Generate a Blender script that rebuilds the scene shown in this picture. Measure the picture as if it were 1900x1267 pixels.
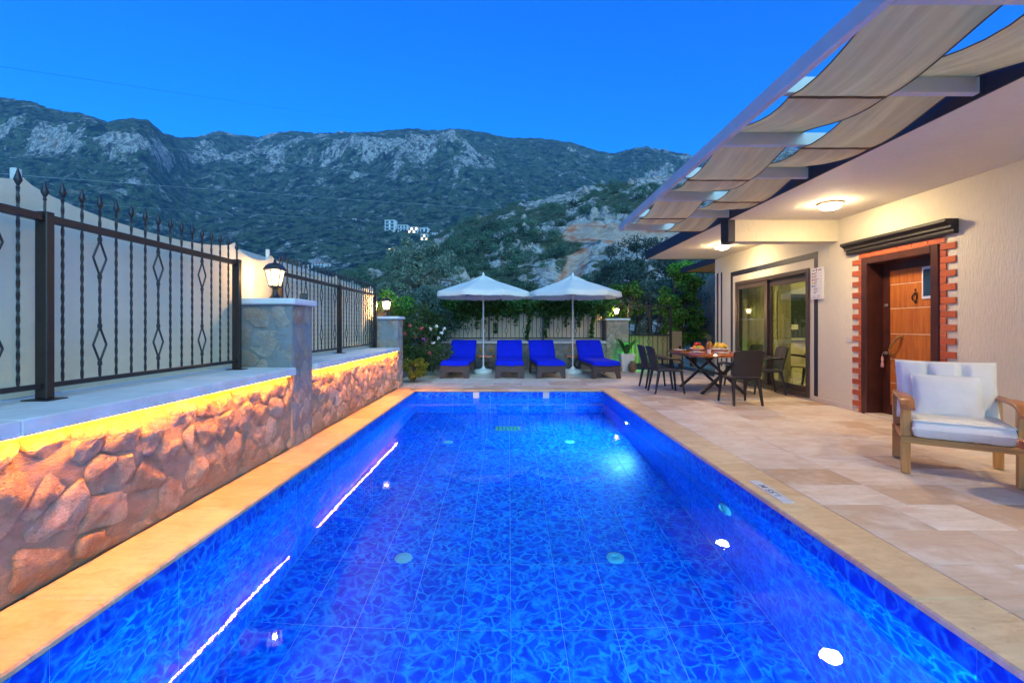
import bpy, bmesh, math, random
import numpy as np
from mathutils import Vector, Matrix, noise as mnoise
R = math.radians
random.seed(7)
rng = np.random.default_rng(7)
sc = bpy.context.scene
for o in list(bpy.data.objects):
    bpy.data.objects.remove(o)
COL = sc.collection

# ------------------------------------------------------------------ camera
cam_d = bpy.data.cameras.new('camera'); cam = bpy.data.objects.new('camera', cam_d); COL.objects.link(cam)
cam.location = (0, 0, 1.25); cam.rotation_euler = (R(90), 0, 0)
cam_d.sensor_width = 36; cam_d.lens = 850 / 1900 * 36
cam_d.shift_x = 0.0037; cam_d.shift_y = -0.01447
cam_d.clip_start = 0.05; cam_d.clip_end = 8000
sc.camera = cam

# ------------------------------------------------------------------ world (dusk sky)
W = bpy.data.worlds.new('World'); sc.world = W; W.use_nodes = True
wn = W.node_tree; wn.nodes.clear()
w_out = wn.nodes.new('ShaderNodeOutputWorld'); w_bg = wn.nodes.new('ShaderNodeBackground')
w_sky = wn.nodes.new('ShaderNodeTexSky'); w_sky.sky_type = 'NISHITA'; w_sky.sun_disc = False
w_sky.sun_elevation = R(22); w_sky.sun_rotation = R(158); w_sky.air_density = 1.0; w_sky.dust_density = 0.0; w_sky.ozone_density = 3.0
w_hsv = wn.nodes.new('ShaderNodeHueSaturation'); w_hsv.inputs['Saturation'].default_value = 1.25
w_mul = wn.nodes.new('ShaderNodeMix'); w_mul.data_type = 'RGBA'; w_mul.blend_type = 'MULTIPLY'; w_mul.inputs[0].default_value = 1.0
w_mul.inputs[7].default_value = (0.0, 0.385, 0.95, 1)
w_bg.inputs['Strength'].default_value = 0.11
wn.links.new(w_sky.outputs[0], w_hsv.inputs['Color']); wn.links.new(w_hsv.outputs[0], w_mul.inputs[6])
wn.links.new(w_mul.outputs[2], w_bg.inputs['Color']); wn.links.new(w_bg.outputs[0], w_out.inputs['Surface'])

# afterglow of the set sun: weak, very soft
sun_d = bpy.data.lights.new('sun', 'SUN'); sun_d.energy = 1.5; sun_d.angle = R(80); sun_d.color = (0.50, 0.90, 0.84)
sun = bpy.data.objects.new('sun', sun_d); COL.objects.link(sun)
sun.rotation_euler = (R(68), 0, R(22)); sun.location = (0, -5, 20)

sc.view_settings.view_transform = 'Standard'; sc.view_settings.look = 'None'
sc.view_settings.exposure = 1.85; sc.view_settings.gamma = 1.0; sc.view_settings.use_curve_mapping = False
sc.render.engine = 'CYCLES'
cy = sc.cycles
cy.use_denoising = True
cy.max_bounces = 8; cy.diffuse_bounces = 3; cy.glossy_bounces = 4; cy.transmission_bounces = 8; cy.transparent_max_bounces = 16
cy.volume_bounces = 0; cy.sample_clamp_indirect = 6.0; cy.caustics_reflective = False; cy.caustics_refractive = True
cy.use_adaptive_sampling = True; cy.adaptive_threshold = 0.012

# ------------------------------------------------------------------ helpers
def tag(o, label=None, cat=None, group=None, kind=None):
    if label: o['label'] = label
    if cat: o['category'] = cat
    if group: o['group'] = group
    if kind: o['kind'] = kind
    return o

def empty(name, loc=(0, 0, 0), rz=0.0, parent=None):
    o = bpy.data.objects.new(name, None); COL.objects.link(o)
    o.location = loc; o.rotation_euler = (0, 0, rz); o.empty_display_size = 0.1
    if parent: o.parent = parent
    return o

def link(name, me, parent=None, loc=None, rot=None, scale=None):
    o = bpy.data.objects.new(name, me); COL.objects.link(o)
    if parent: o.parent = parent
    if loc is not None: o.location = loc
    if rot is not None: o.rotation_euler = rot
    if scale is not None: o.scale = scale
    return o

def copy_tree(o, parent=None):
    c = o.copy(); COL.objects.link(c)
    if parent: c.parent = parent
    for ch in list(o.children):
        copy_tree(ch, c)
    return c

def np_mesh(name, verts, faces, mat=None, smooth=False):
    """verts (n,3), faces (m,k) arrays"""
    verts = np.asarray(verts, dtype=np.float32); faces = np.asarray(faces, dtype=np.int32)
    me = bpy.data.meshes.new(name)
    m, k = faces.shape
    me.vertices.add(len(verts)); me.vertices.foreach_set('co', verts.ravel())
    me.loops.add(m * k); me.loops.foreach_set('vertex_index', faces.ravel())
    me.polygons.add(m); me.polygons.foreach_set('loop_start', np.arange(0, m * k, k, dtype=np.int32))
    if smooth: me.polygons.foreach_set('use_smooth', np.ones(m, dtype=bool))
    me.update(calc_edges=True); me.validate()
    if mat: me.materials.append(mat)
    return me

class MB:
    def __init__(s): s.v = []; s.f = []
    def add(s, vs, fs):
        b = len(s.v); s.v += [tuple(v) for v in vs]; s.f += [tuple(i + b for i in f) for f in fs]; return s
    def box(s, x0, x1, y0, y1, z0, z1, bev=0.0):
        return s.obox(((x0 + x1) / 2, (y0 + y1) / 2, (z0 + z1) / 2), (x1 - x0, y1 - y0, z1 - z0), None, bev)
    def obox(s, c, size, M=None, bev=0.0):
        hx, hy, hz = size[0] / 2, size[1] / 2, size[2] / 2
        c = Vector(c)
        def T(p):
            p = Vector(p)
            if M is not None: p = M @ p
            return tuple(p + c)
        if bev <= 0:
            vs = [T((sx * hx, sy * hy, sz * hz)) for sx in (-1, 1) for sy in (-1, 1) for sz in (-1, 1)]
            return s.add(vs, [(0, 1, 3, 2), (4, 6, 7, 5), (0, 4, 5, 1), (2, 3, 7, 6), (0, 2, 6, 4), (1, 5, 7, 3)])
        b = min(bev, hx * .9, hy * .9, hz * .9)
        vs = []; ix = {}
        for sx in (-1, 1):
            for sy in (-1, 1):
                for sz in (-1, 1):
                    for a in range(3):
                        p = [sx * (hx - b), sy * (hy - b), sz * (hz - b)]
                        p[a] = (sx * hx, sy * hy, sz * hz)[a]
                        ix[(sx, sy, sz, a)] = len(vs); vs.append(T(p))
        fs = []
        for a in range(3):
            o1, o2 = [(1, 2), (0, 2), (0, 1)][a]
            for sg in (-1, 1):
                q = []
                for (p, r) in ((-1, -1), (1, -1), (1, 1), (-1, 1)):
                    k = [0, 0, 0]; k[a] = sg; k[o1] = p; k[o2] = r
                    q.append(ix[(k[0], k[1], k[2], a)])
                fs.append(tuple(q))
        for a in range(3):           # edges along axis a
            o1, o2 = [(1, 2), (0, 2), (0, 1)][a]
            for p in (-1, 1):
                for r in (-1, 1):
                    k = [0, 0, 0]; k[o1] = p; k[o2] = r
                    k0 = list(k); k0[a] = -1; k1 = list(k); k1[a] = 1
                    fs.append((ix[tuple(k0) + (o1,)], ix[tuple(k1) + (o1,)], ix[tuple(k1) + (o2,)], ix[tuple(k0) + (o2,)]))
        for sx in (-1, 1):
            for sy in (-1, 1):
                for sz in (-1, 1):
                    fs.append(tuple(ix[(sx, sy, sz, a)] for a in range(3)))
        return s.add(vs, fs)
    def bar(s, p0, p1, w, h=None, bev=0.0, up=(0, 0, 1), w1=None, h1=None):
        h = h or w
        p0, p1 = Vector(p0), Vector(p1); d = p1 - p0; L = d.length; d.normalize()
        up = Vector(up)
        if abs(d.dot(up)) > .97: up = Vector((0, 1, 0)) if abs(d.y) < .9 else Vector((1, 0, 0))
        x = d.cross(up).normalized(); z = x.cross(d).normalized()
        if w1 is not None:
            h1 = h1 or w1
            vs = []
            for (p, a, b) in ((p0, w / 2, h / 2), (p1, w1 / 2, h1 / 2)):
                for (i, j) in ((-1, -1), (1, -1), (1, 1), (-1, 1)): vs.append(tuple(p + x * a * i + z * b * j))
            return s.add(vs, [(0, 1, 2, 3), (7, 6, 5, 4)] + [(i, (i + 1) % 4, (i + 1) % 4 + 4, i + 4) for i in range(4)])
        M = Matrix((x, d, z)).transposed()
        return s.obox((p0 + p1) / 2, (w, L, h), M, bev)
    def tube(s, pts, r, n=8, caps=True, closed=False, twist=0.0):
        pts = [Vector(p) for p in pts]; m = len(pts)
        rs = r if hasattr(r, '__len__') else [r] * m
        t0 = (pts[1] - pts[0]).normalized()
        a = Vector((0, 0, 1)) if abs(t0.z) < .9 else Vector((1, 0, 0))
        nx = t0.cross(a).normalized(); vs = []; prev = t0
        for i, p in enumerate(pts):
            if closed: t = (pts[(i + 1) % m] - pts[i - 1]).normalized()
            elif i == 0: t = t0
            elif i == m - 1: t = (pts[-1] - pts[-2]).normalized()
            else: t = (pts[i + 1] - pts[i - 1]).normalized()
            ax = prev.cross(t)
            if ax.length > 1e-6:
                nx = Matrix.Rotation(prev.angle(t), 3, ax.normalized()) @ nx
            prev = t; ny = t.cross(nx).normalized()
            for k in range(n):
                an = 2 * math.pi * k / n + twist * i
                vs.append(tuple(p + (nx * math.cos(an) + ny * math.sin(an)) * rs[i]))
        fs = []
        for i in range(m if closed else m - 1):
            j = (i + 1) % m
            for k in range(n):
                fs.append((i * n + k, i * n + (k + 1) % n, j * n + (k + 1) % n, j * n + k))
        if caps and not closed:
            fs.append(tuple(range(n))[::-1]); fs.append(tuple((m - 1) * n + k for k in range(n)))
        return s.add(vs, fs)
    def lathe(s, prof, n=20, c=(0, 0, 0), caps=True, rot0=0.0):
        vs = []
        for (r, z) in prof:
            for k in range(n):
                a = 2 * math.pi * k / n + rot0
                vs.append((c[0] + r * math.cos(a), c[1] + r * math.sin(a), c[2] + z))
        fs = []
        for i in range(len(prof) - 1):
            for k in range(n):
                fs.append((i * n + k, i * n + (k + 1) % n, (i + 1) * n + (k + 1) % n, (i + 1) * n + k))
        if caps:
            fs.append(tuple(range(n))[::-1]); fs.append(tuple((len(prof) - 1) * n + k for k in range(n)))
        return s.add(vs, fs)
    def prism(s, poly, axis, a, b):
        """poly: 2D points; axis 0/1/2: extrude axis; other two coordinates in xyz order"""
        n = len(poly); vs = []
        for q in (a, b):
            for (p, r) in poly:
                vs.append({0: (q, p, r), 1: (p, q, r), 2: (p, r, q)}[axis])
        return s.add(vs, [tuple(range(n)), tuple(range(n, 2 * n))[::-1]] + [(i, (i + 1) % n, (i + 1) % n + n, i + n) for i in range(n)])
    def grid(s, P, closed_u=False):
        """P[i][j] points"""
        nu, nv = len(P), len(P[0]); vs = [p for row in P for p in row]; fs = []
        for i in range(nu if closed_u else nu - 1):
            for j in range(nv - 1):
                i2 = (i + 1) % nu
                fs.append((i * nv + j, i2 * nv + j, i2 * nv + j + 1, i * nv + j + 1))
        return s.add(vs, fs)
    def mesh(s, name, mat, smooth=False, recalc=True):
        me = bpy.data.meshes.new(name); me.from_pydata(s.v, [], s.f)
        if recalc:
            bm = bmesh.new(); bm.from_mesh(me)
            bmesh.ops.recalc_face_normals(bm, faces=bm.faces); bm.to_mesh(me); bm.free()
        if smooth:
            me.polygons.foreach_set('use_smooth', [True] * len(me.polygons))
            if smooth != 'all':
                try: me.set_sharp_from_angle(angle=R(40))
                except Exception: pass
        me.update(); me.materials.append(mat)
        return me
    def build(s, name, mat, parent=None, smooth=False, loc=None, rot=None):
        return link(name, s.mesh(name, mat, smooth), parent, loc, rot)

# numpy value noise -------------------------------------------------
def _hash(ix, iy, seed):
    h = (ix.astype(np.int64) * 374761393 + iy.astype(np.int64) * 668265263 + seed * 974634777) & 0xFFFFFFFF
    h = ((h ^ (h >> 13)) * 1274126177) & 0xFFFFFFFF
    h = (h ^ (h >> 16)) & 0xFFFFFFFF
    return h.astype(np.float64) / 0xFFFFFFFF
def vnoise(x, y, seed=0):
    x = np.asarray(x, dtype=np.float64); y = np.asarray(y, dtype=np.float64)
    ix = np.floor(x); iy = np.floor(y); fx = x - ix; fy = y - iy
    fx = fx * fx * fx * (fx * (fx * 6 - 15) + 10); fy = fy * fy * fy * (fy * (fy * 6 - 15) + 10)
    a = _hash(ix, iy, seed); b = _hash(ix + 1, iy, seed); c = _hash(ix, iy + 1, seed); d = _hash(ix + 1, iy + 1, seed)
    return (a + (b - a) * fx) * (1 - fy) + (c + (d - c) * fx) * fy
def fbm(x, y, oct=5, seed=0, lac=2.03, gain=.5):
    s = 0; a = 1; t = 0
    for i in range(oct):
        s = s + a * (vnoise(x, y, seed + i * 17) - .5); t += a; a *= gain; x = x * lac + 3.1; y = y * lac + 7.7
    return s / t * 2
def ridged(x, y, oct=4, seed=0):
    s = 0; a = 1; t = 0
    for i in range(oct):
        s = s + a * (1 - np.abs(vnoise(x, y, seed + i * 13) * 2 - 1)); t += a; a *= .5; x = x * 2.05 + 1.7; y = y * 2.05 + 9.2
    return s / t

# ------------------------------------------------------------------ material DSL
class G:
    def __init__(s, name):
        s.m = bpy.data.materials.new(name); s.m.use_nodes = True; s.nt = s.m.node_tree; s.nt.nodes.clear()
        s.out = s.nt.nodes.new('ShaderNodeOutputMaterial')
    def n(s, typ, ins=None, **props):
        nd = s.nt.nodes.new('ShaderNode' + typ)
        for k, v in props.items(): setattr(nd, k, v)
        for k, v in (ins or {}).items(): s.put(nd.inputs[k], v)
        return nd
    def put(s, sock, v):
        if isinstance(v, bpy.types.NodeSocket): s.nt.links.new(v, sock)
        else:
            if hasattr(sock.default_value, '__len__') and isinstance(v, (tuple, list)) and len(v) == 3 and len(sock.default_value) == 4: v = (*v, 1)
            sock.default_value = v
    def pos(s): return s.n('NewGeometry').outputs['Position']
    def obj(s): return s.n('TexCoord').outputs['Object']
    def rand(s): return s.n('ObjectInfo').outputs['Random']
    def island(s): return s.n('NewGeometry').outputs['Random Per Island']
    def map(s, vec, scale=(1, 1, 1), rot=(0, 0, 0), loc=(0, 0, 0)):
        return s.n('Mapping', {'Vector': vec, 'Scale': scale, 'Rotation': rot, 'Location': loc}).outputs[0]
    def noise(s, vec, scale=5, detail=4, rough=.55, dist=0.0):
        return s.n('TexNoise', {'Vector': vec, 'Scale': scale, 'Detail': detail, 'Roughness': rough, 'Distortion': dist}).outputs['Fac']
    def ncol(s, vec, scale=5, detail=2):
        return s.n('TexNoise', {'Vector': vec, 'Scale': scale, 'Detail': detail}).outputs['Color']
    def mix(s, fac, a, b, blend='MIX'):
        nd = s.n('Mix', data_type='RGBA', blend_type=blend)
        s.put(nd.inputs[0], fac); s.put(nd.inputs[6], a); s.put(nd.inputs[7], b); return nd.outputs[2]
    def math(s, op, a, b=0.0, c=None):
        nd = s.n('Math', operation=op); s.put(nd.inputs[0], a); s.put(nd.inputs[1], b)
        if c is not None: s.put(nd.inputs[2], c)
        return nd.outputs[0]
    def vadd(s, a, b, op='ADD'):
        nd = s.n('VectorMath', operation=op); s.put(nd.inputs[0], a); s.put(nd.inputs[1], b); return nd.outputs[0]
    def vscale(s, a, f):
        nd = s.n('VectorMath', operation='SCALE'); s.put(nd.inputs[0], a); s.put(nd.inputs['Scale'], f); return nd.outputs[0]
    def ramp(s, fac, stops, interp='LINEAR'):
        nd = s.n('ValToRGB', {'Fac': fac}); cr = nd.color_ramp; cr.interpolation = interp
        while len(cr.elements) < len(stops): cr.elements.new(.5)
        for e, (p, c) in zip(cr.elements, stops):
            e.position = p; e.color = (*c, 1) if hasattr(c, '__len__') else (c, c, c, 1)
        return nd.outputs[0]
    def step(s, fac, a, b):
        nd = s.n('MapRange', {'Value': fac, 'From Min': a, 'From Max': b}); nd.clamp = True; return nd.outputs[0]
    def bump(s, h, strength=.3, dist=.01, normal=None):
        ins = {'Height': h, 'Strength': strength, 'Distance': dist}
        if normal is not None: ins['Normal'] = normal
        return s.n('Bump', ins).outputs[0]
    def pbr(s, col, rough=.6, normal=None, **kw):
        ins = {'Base Color': col, 'Roughness': rough}
        if normal is not None: ins['Normal'] = normal
        names = {'metal': 'Metallic', 'spec': 'Specular IOR Level', 'coat': 'Coat Weight', 'trans': 'Transmission Weight', 'ior': 'IOR', 'sheen': 'Sheen Weight', 'coatr': 'Coat Roughness'}
        for k, v in kw.items(): ins[names[k]] = v
        return s.n('BsdfPrincipled', ins).outputs[0]
    def fin(s, sh): s.nt.links.new(sh, s.out.inputs['Surface']); return s.m

def mk(name, col, rough=.6, var=.25, scale=6, bump=.15, bscale=60, bdist=.004, rvar=.0, **kw):
    g = G(name); p = g.pos()
    nz = g.noise(p, scale, 5, .6)
    dark = tuple(c * (1 - var) for c in col); light = tuple(min(1, c * (1 + var)) for c in col)
    c = g.mix(g.step(nz, .3, .7), dark, light)
    if rvar: c = g.mix(1.0, c, g.ramp(g.rand(), [(0, 1 - rvar), (1, 1.0)]), 'MULTIPLY')
    nb = g.bump(g.noise(p, bscale, 4, .6), bump, bdist) if bump else None
    rr = g.math('ADD', g.math('MULTIPLY', nz, .16), rough - .08)
    return g.fin(g.pbr(c, rr, nb, **kw))
def emis(name, col, strength):
    g = G(name); return g.fin(g.n('Emission', {'Color': col, 'Strength': strength}).outputs[0])

# --- materials
def m_travertine(name, streak_rot=0.0, tint=(1, 1, 1)):
    g = G(name); p = g.pos()
    r = g.rand()
    seed = g.vadd(p, g.n('CombineXYZ', {'X': g.math('MULTIPLY', r, 37.0), 'Y': g.math('MULTIPLY', r, 91.0)}).outputs[0])
    base = g.ramp(r, [(0, (.52, .40, .29)), (.15, (.74, .64, .53)), (.42, (.82, .76, .68)), (.56, (.47, .31, .19)), (.7, (.80, .72, .62)), (.88, (.74, .63, .52)), (1, (.58, .42, .28))])
    st = g.map(seed, (1.2, 7, 3), (0, 0, streak_rot))
    n1 = g.noise(st, 2.2, 7, .68, .8); n2 = g.noise(seed, 3.4, 5, .6)
    c = g.mix(g.step(n1, .32, .7), g.mix(.52, base, (.38, .27, .19), 'MIX'), base)
    c = g.mix(g.math('MULTIPLY', g.step(n2, .46, .68), .6), c, (.80, .75, .68))
    pits = g.step(g.noise(g.map(seed, (1, 3.2, 1), (0, 0, streak_rot)), 11, 5, .75), .60, .69)
    c = g.mix(g.math('MULTIPLY', pits, .6), c, (.30, .20, .13))
    n3 = g.noise(g.map(seed, (1, 2.2, 1), (0, 0, streak_rot), (5, 2, 0)), 3.1, 6, .68, .5)
    c = g.mix(g.math('MULTIPLY', g.step(n3, .52, .64), .5), c, (.55, .36, .23))
    c = g.mix(1.0, c, tint, 'MULTIPLY')
    h = g.math('SUBTRACT', g.math('MULTIPLY', g.noise(seed, 30, 5, .65), .5), pits)
    return g.fin(g.pbr(c, g.math('ADD', g.math('MULTIPLY', n1, .25), .34), g.bump(h, .35, .003), spec=.45))
M = {}
M['trav'] = m_travertine('travertine')
M['coping'] = m_travertine('travertine_coping', R(90), (.93, .79, .53))
M['grout'] = mk('grout', (.36, .31, .26), .85, .2, 12, .2, 120)
def m_pool():
    g = G('pool_tile_print'); p = g.pos()
    d = g.vadd(p, g.vscale(g.vadd(g.ncol(p, 5.5, 2), (.5, .5, .5), 'SUBTRACT'), .20))
    def vor(v, scale):
        nd = g.n('TexVoronoi', {'Vector': v, 'Scale': scale, 'Randomness': 1.0}, feature='DISTANCE_TO_EDGE'); return nd.outputs['Distance']
    e1 = vor(d, 11.5); e2 = vor(g.vadd(d, (3.3, 1.7, 5.1)), 8.0)
    w = g.noise(p, 7, 3, .6)
    l1 = g.math('MULTIPLY', g.step(e1, .15, .0), g.step(w, .36, .58)); l2 = g.math('MULTIPLY', g.step(e2, .20, .0), g.step(w, .62, .42))
    l1 = g.math('MAXIMUM', g.math('POWER', l1, 1.4), g.math('MULTIPLY', g.math('POWER', l2, 1.5), .8))
    big = g.noise(p, 9, 3, .5)
    c = g.mix(g.step(big, .3, .7), (.003, .03, .55), (.003, .085, .80))
    c = g.mix(g.math('MULTIPLY', l1, .9), c, (.02, .40, .92))
    c = g.mix(1.0, c, g.ramp(g.rand(), [(0, .86), (1, 1.0)]), 'MULTIPLY')
    return g.fin(g.pbr(c, .34, None, spec=.3))
M['pool'] = m_pool()
M['poolgrout'] = mk('pool_grout', (.30, .55, .85), .7, .15, 10, 0)
def m_water():
    g = G('pool_water'); p = g.pos()
    b = g.bump(g.noise(g.map(p, (1, 1, 1)), 2.6, 3, .5), .09, .012)
    b = g.bump(g.noise(p, 16, 2, .5), .03, .004, b)
    rf = g.n('BsdfRefraction', {'Color': (.95, .99, 1.0), 'Roughness': 0.0, 'IOR': 1.333, 'Normal': b}).outputs[0]; gl = g.n('BsdfGlossy', {'Color': (1, 1, 1), 'Roughness': 0.0, 'Normal': b}).outputs[0]
    fr = g.n('Fresnel', {'IOR': 1.333, 'Normal': b}).outputs[0]; bk = g.n('NewGeometry').outputs['Backfacing']
    mx = g.n('MixShader', {'Fac': g.math('MULTIPLY', fr, g.math('ADD', g.math('MULTIPLY', bk, .66), .34))}); g.put(mx.inputs[1], rf); g.put(mx.inputs[2], gl); return g.fin(mx.outputs[0])
M['water'] = m_water()
def m_plaster(name, col, drag=True):
    g = G(name); p = g.pos()
    v = g.map(p, (9, 9, 1.6) if drag else (5, 5, 5))
    n1 = g.noise(v, 6, 5, .62); n2 = g.noise(p, 1.1, 4, .6); n3 = g.noise(p, 46, 3, .6)
    c = g.mix(g.step(n2, .3, .75), tuple(x * .90 for x in col), col)
    c = g.mix(g.math('MULTIPLY', g.step(n1, .55, .35), .12), c, tuple(x * .6 for x in col))
    h = g.math('ADD', g.math('MULTIPLY', g.step(n1, .38, .62), .8), g.math('MULTIPLY', n3, .5))
    return g.fin(g.pbr(c, .85, g.bump(h, .55, .006), spec=.3))
M['plaster'] = m_plaster('cream_render', (.69, .645, .50))
M['soffit'] = m_plaster('soffit_render', (.72, .68, .57), False)
M['navy'] = mk('navy_paint', (.011, .015, .034), .6, .25, 4, .15, 40)
M['white_paint'] = mk('white_paint', (.54, .535, .50), .45, .08, 3, .08, 40)
M['base'] = mk('baseboard_stone', (.6, .54, .46), .5, .12, 4, .1, 50)
def m_wood(name, c0, c1, axis='Z', rough=.35, scale=1.0, coat=0.0):
    g = G(name); p = g.obj()
    sc_ = {'Z': (14, 14, .9), 'X': (.9, 14, 14), 'Y': (14, .9, 14)}[axis]
    r = g.rand()
    q = g.vadd(g.map(p, tuple(x * scale for x in sc_)), g.n('CombineXYZ', {'X': g.math('MULTIPLY', r, 20.0), 'Z': g.math('MULTIPLY', r, 13.0)}).outputs[0])
    n1 = g.noise(q, 1.5, 5, .65, 1.2); n2 = g.noise(q, 6, 4, .6)
    f = g.math('ADD', g.math('MULTIPLY', g.step(n1, .3, .7), .7), g.math('MULTIPLY', n2, .3))
    c = g.mix(f, c0, c1)
    return g.fin(g.pbr(c, g.math('ADD', g.math('MULTIPLY', n2, .2), rough - .1), g.bump(n2, .15, .002), coat=coat))
M['door_wood'] = m_wood('door_panel_wood', (.25, .05, .006), (.60, .20, .03), 'Z', .4, 1.1)
M['door_brown'] = mk('dark_brown_laminate', (.06, .016, .010), .35, .3, 5, .06, 60)
M['teak'] = m_wood('teak', (.36, .17, .04), (.60, .35, .11), 'Z', .42, 1.0)
M['teak_x'] = m_wood('teak_rail', (.36, .17, .04), (.60, .35, .11), 'X', .42, 1.0)
M['teak_red'] = m_wood('teak_arm', (.26, .085, .03), (.44, .18, .06), 'Y', .4, 1.0)
M['slab_wood'] = m_wood('varnished_slab', (.33, .06, .012), (.60, .17, .035), 'Y', .16, .6, .6)
def m_brick():
    g = G('painted_brick'); p = g.pos(); r = g.rand()
    c = g.ramp(r, [(0, (.34, .06, .02)), (.4, (.48, .10, .03)), (.7, (.40, .075, .025)), (1, (.55, .15, .06))]); c = g.mix(g.step(g.noise(p, 30, 4, .6), .45, .8), c, (.33, .06, .02))
    return g.fin(g.pbr(c, .7, g.bump(g.noise(p, 70, 4, .6), .4, .003)))
M['brick'] = m_brick()
M['iron'] = mk('black_iron', (.012, .012, .016), .42, .3, 14, .25, 120, .002, spec=.5)
M['iron_brown'] = mk('bronze_brown_iron', (.022, .013, .011), .4, .3, 14, .2, 120, .002, spec=.5)
M['alu_brown'] = mk('brown_aluminium', (.06, .042, .036), .35, .12, 5, .03, 60)
def m_fabric(name, col, transl=.25, weave=260, var=.12, stripes=0.0):
    g = G(name); p = g.pos()
    n = g.noise(p, 2.2, 4, .6); n2 = g.noise(g.map(p, (1, 1, 14)), 9, 3, .6)
    c = g.mix(g.step(n, .3, .7), tuple(x * (1 - var) for x in col), col); c = g.mix(g.math('MULTIPLY', n2, .22), c, tuple(x * .55 for x in col))
    if stripes:
        s = g.noise(g.map(p, (1, .04, .3)), 9, 4, .65)
        c = g.mix(g.math('MULTIPLY', g.step(s, .42, .62), stripes), c, tuple(min(1, x * 1.35) for x in col))
    w = g.n('TexWave', {'Vector': p, 'Scale': weave, 'Distortion': 1.0}).outputs['Fac']
    nb = g.bump(g.math('ADD', g.math('MULTIPLY', w, .3), g.noise(p, 14, 4, .6)), .25, .004)
    d = g.pbr(c, .9, nb, spec=.15); t = g.n('BsdfTranslucent', {'Color': c, 'Normal': nb}).outputs[0]
    mx = g.n('MixShader', {'Fac': transl}); g.put(mx.inputs[1], d); g.put(mx.inputs[2], t)
    return g.fin(mx.outputs[0])
M['screen'] = m_fabric('tan_screen_cloth', (.86, .74, .52), .12)
M['gate_cloth'] = m_fabric('brown_tan_cloth', (.50, .36, .18), .15)
M['sail'] = m_fabric('shade_sail_cloth', (.80, .62, .28), .14, 300, .12, .5)
M['sail_hem'] = m_fabric('sail_hem', (.24, .13, .07), .1)
M['canvas'] = m_fabric('parasol_canvas', (.84, .81, .72), .22, 320, .05)
M['ledge'] = mk('ledge_stone', (.62, .62, .61), .7, .12, 5, .3, 60, .003)
def m_stone(name, tones, mort=(.27, .22, .18), mfac=.35, bs=.9):
    g = G(name); p = g.pos(); r = g.rand()
    q = g.vadd(p, g.n('CombineXYZ', {'X': g.math('MULTIPLY', r, 13.0), 'Z': g.math('MULTIPLY', r, 29.0)}).outputs[0])
    c = g.ramp(r, [(i / (len(tones) - 1), t) for i, t in enumerate(tones)])
    n1 = g.noise(q, 7, 6, .65, .5); n2 = g.noise(q, 26, 5, .7); n3 = g.noise(p, 7, 6, .66, 1.2)
    c = g.mix(g.step(n1, .4, .65), c, g.mix(.5, c, (.34, .16, .08)))
    c = g.mix(g.math('MULTIPLY', g.step(n2, .55, .75), .5), c, (.14, .11, .10))
    c = g.mix(g.math('MULTIPLY', g.step(g.noise(q, 12, 4, .6), .58, .7), .6), c, (.60, .54, .46))
    c = g.mix(g.math('MULTIPLY', g.step(n3, .52, .6), mfac), c, mort)
    br = g.noise(g.map(q, (3, 3, 14), (R(35), 0, 0)), 5, 5, .7, 1.5)
    h = g.math('ADD', g.math('ADD', n1, g.math('MULTIPLY', n2, .8)), g.math('ADD', g.math('MULTIPLY', br, .6), g.math('MULTIPLY', g.noise(q, 60, 4, .7), .3)))
    return g.fin(g.pbr(c, .88, g.bump(h, bs, .045), spec=.2))
M['stone'] = m_stone('rubble_stone', [(.46, .40, .31), (.58, .53, .43), (.38, .31, .23), (.64, .60, .51), (.50, .43, .33)], (.37, .33, .27), .6, 1.0)
M['stone_cool'] = m_stone('rubble_stone_grey', [(.42, .38, .34), (.52, .47, .42), (.36, .32, .28), (.50, .40, .33)], (.30, .31, .31), .6)
def m_mortar(name, col):
    g = G(name); p = g.pos()
    n1 = g.noise(p, 9, 6, .65, .4); br = g.noise(g.map(p, (2, 2, 12), (R(40), R(10), 0)), 5, 6, .7, 2.0)
    c = g.mix(n1, tuple(x * .65 for x in col), tuple(x * 1.25 for x in col))
    h = g.math('ADD', n1, g.math('MULTIPLY', br, .8))
    return g.fin(g.pbr(c, .9, g.bump(h, .9, .03), spec=.15))
M['mortar'] = m_mortar('mortar', (.37, .32, .26))
M['mortar_cool'] = m_mortar('mortar_grey', (.29, .30, .31))
M['plastic_brown'] = mk('brown_resin', (.05, .035, .038), .5, .15, 8, .2, 90, .002)
M['rattan'] = mk('charcoal_resin', (.017, .014, .017), .45, .2, 10, .3, 140, .002)
M['towel'] = mk('royal_blue_cloth', (.004, .018, .62), .9, .12, 5, .5, 70, .006, spec=.15)
M['white_plastic'] = mk('white_plastic', (.68, .68, .66), .45, .12, 6, .1, 40)
M['cushion'] = mk('off_white_cushion', (.74, .77, .73), .9, .05, 5, .45, 30, .008, spec=.15)
def m_lantern_glass():
    g = G('lantern_glass'); e = g.n('Emission', {'Color': (1.0, .74, .38), 'Strength': 2.6}).outputs[0]; t = g.n('BsdfTransparent', {'Color': (1, .95, .85)}).outputs[0]
    mx = g.n('MixShader', {'Fac': .3}); g.put(mx.inputs[1], e); g.put(mx.inputs[2], t); return g.fin(mx.outputs[0])
M['glass_lamp'] = m_lantern_glass()
M['dome_glow'] = emis('ceiling_lamp_glow', (1.0, .73, .40), 86.0)
M['brass'] = mk('brass', (.45, .26, .08), .3, .2, 20, 0, metal=.9)
M['chrome'] = mk('satin_metal', (.55, .53, .5), .3, .1, 20, 0, metal=.9)
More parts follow.
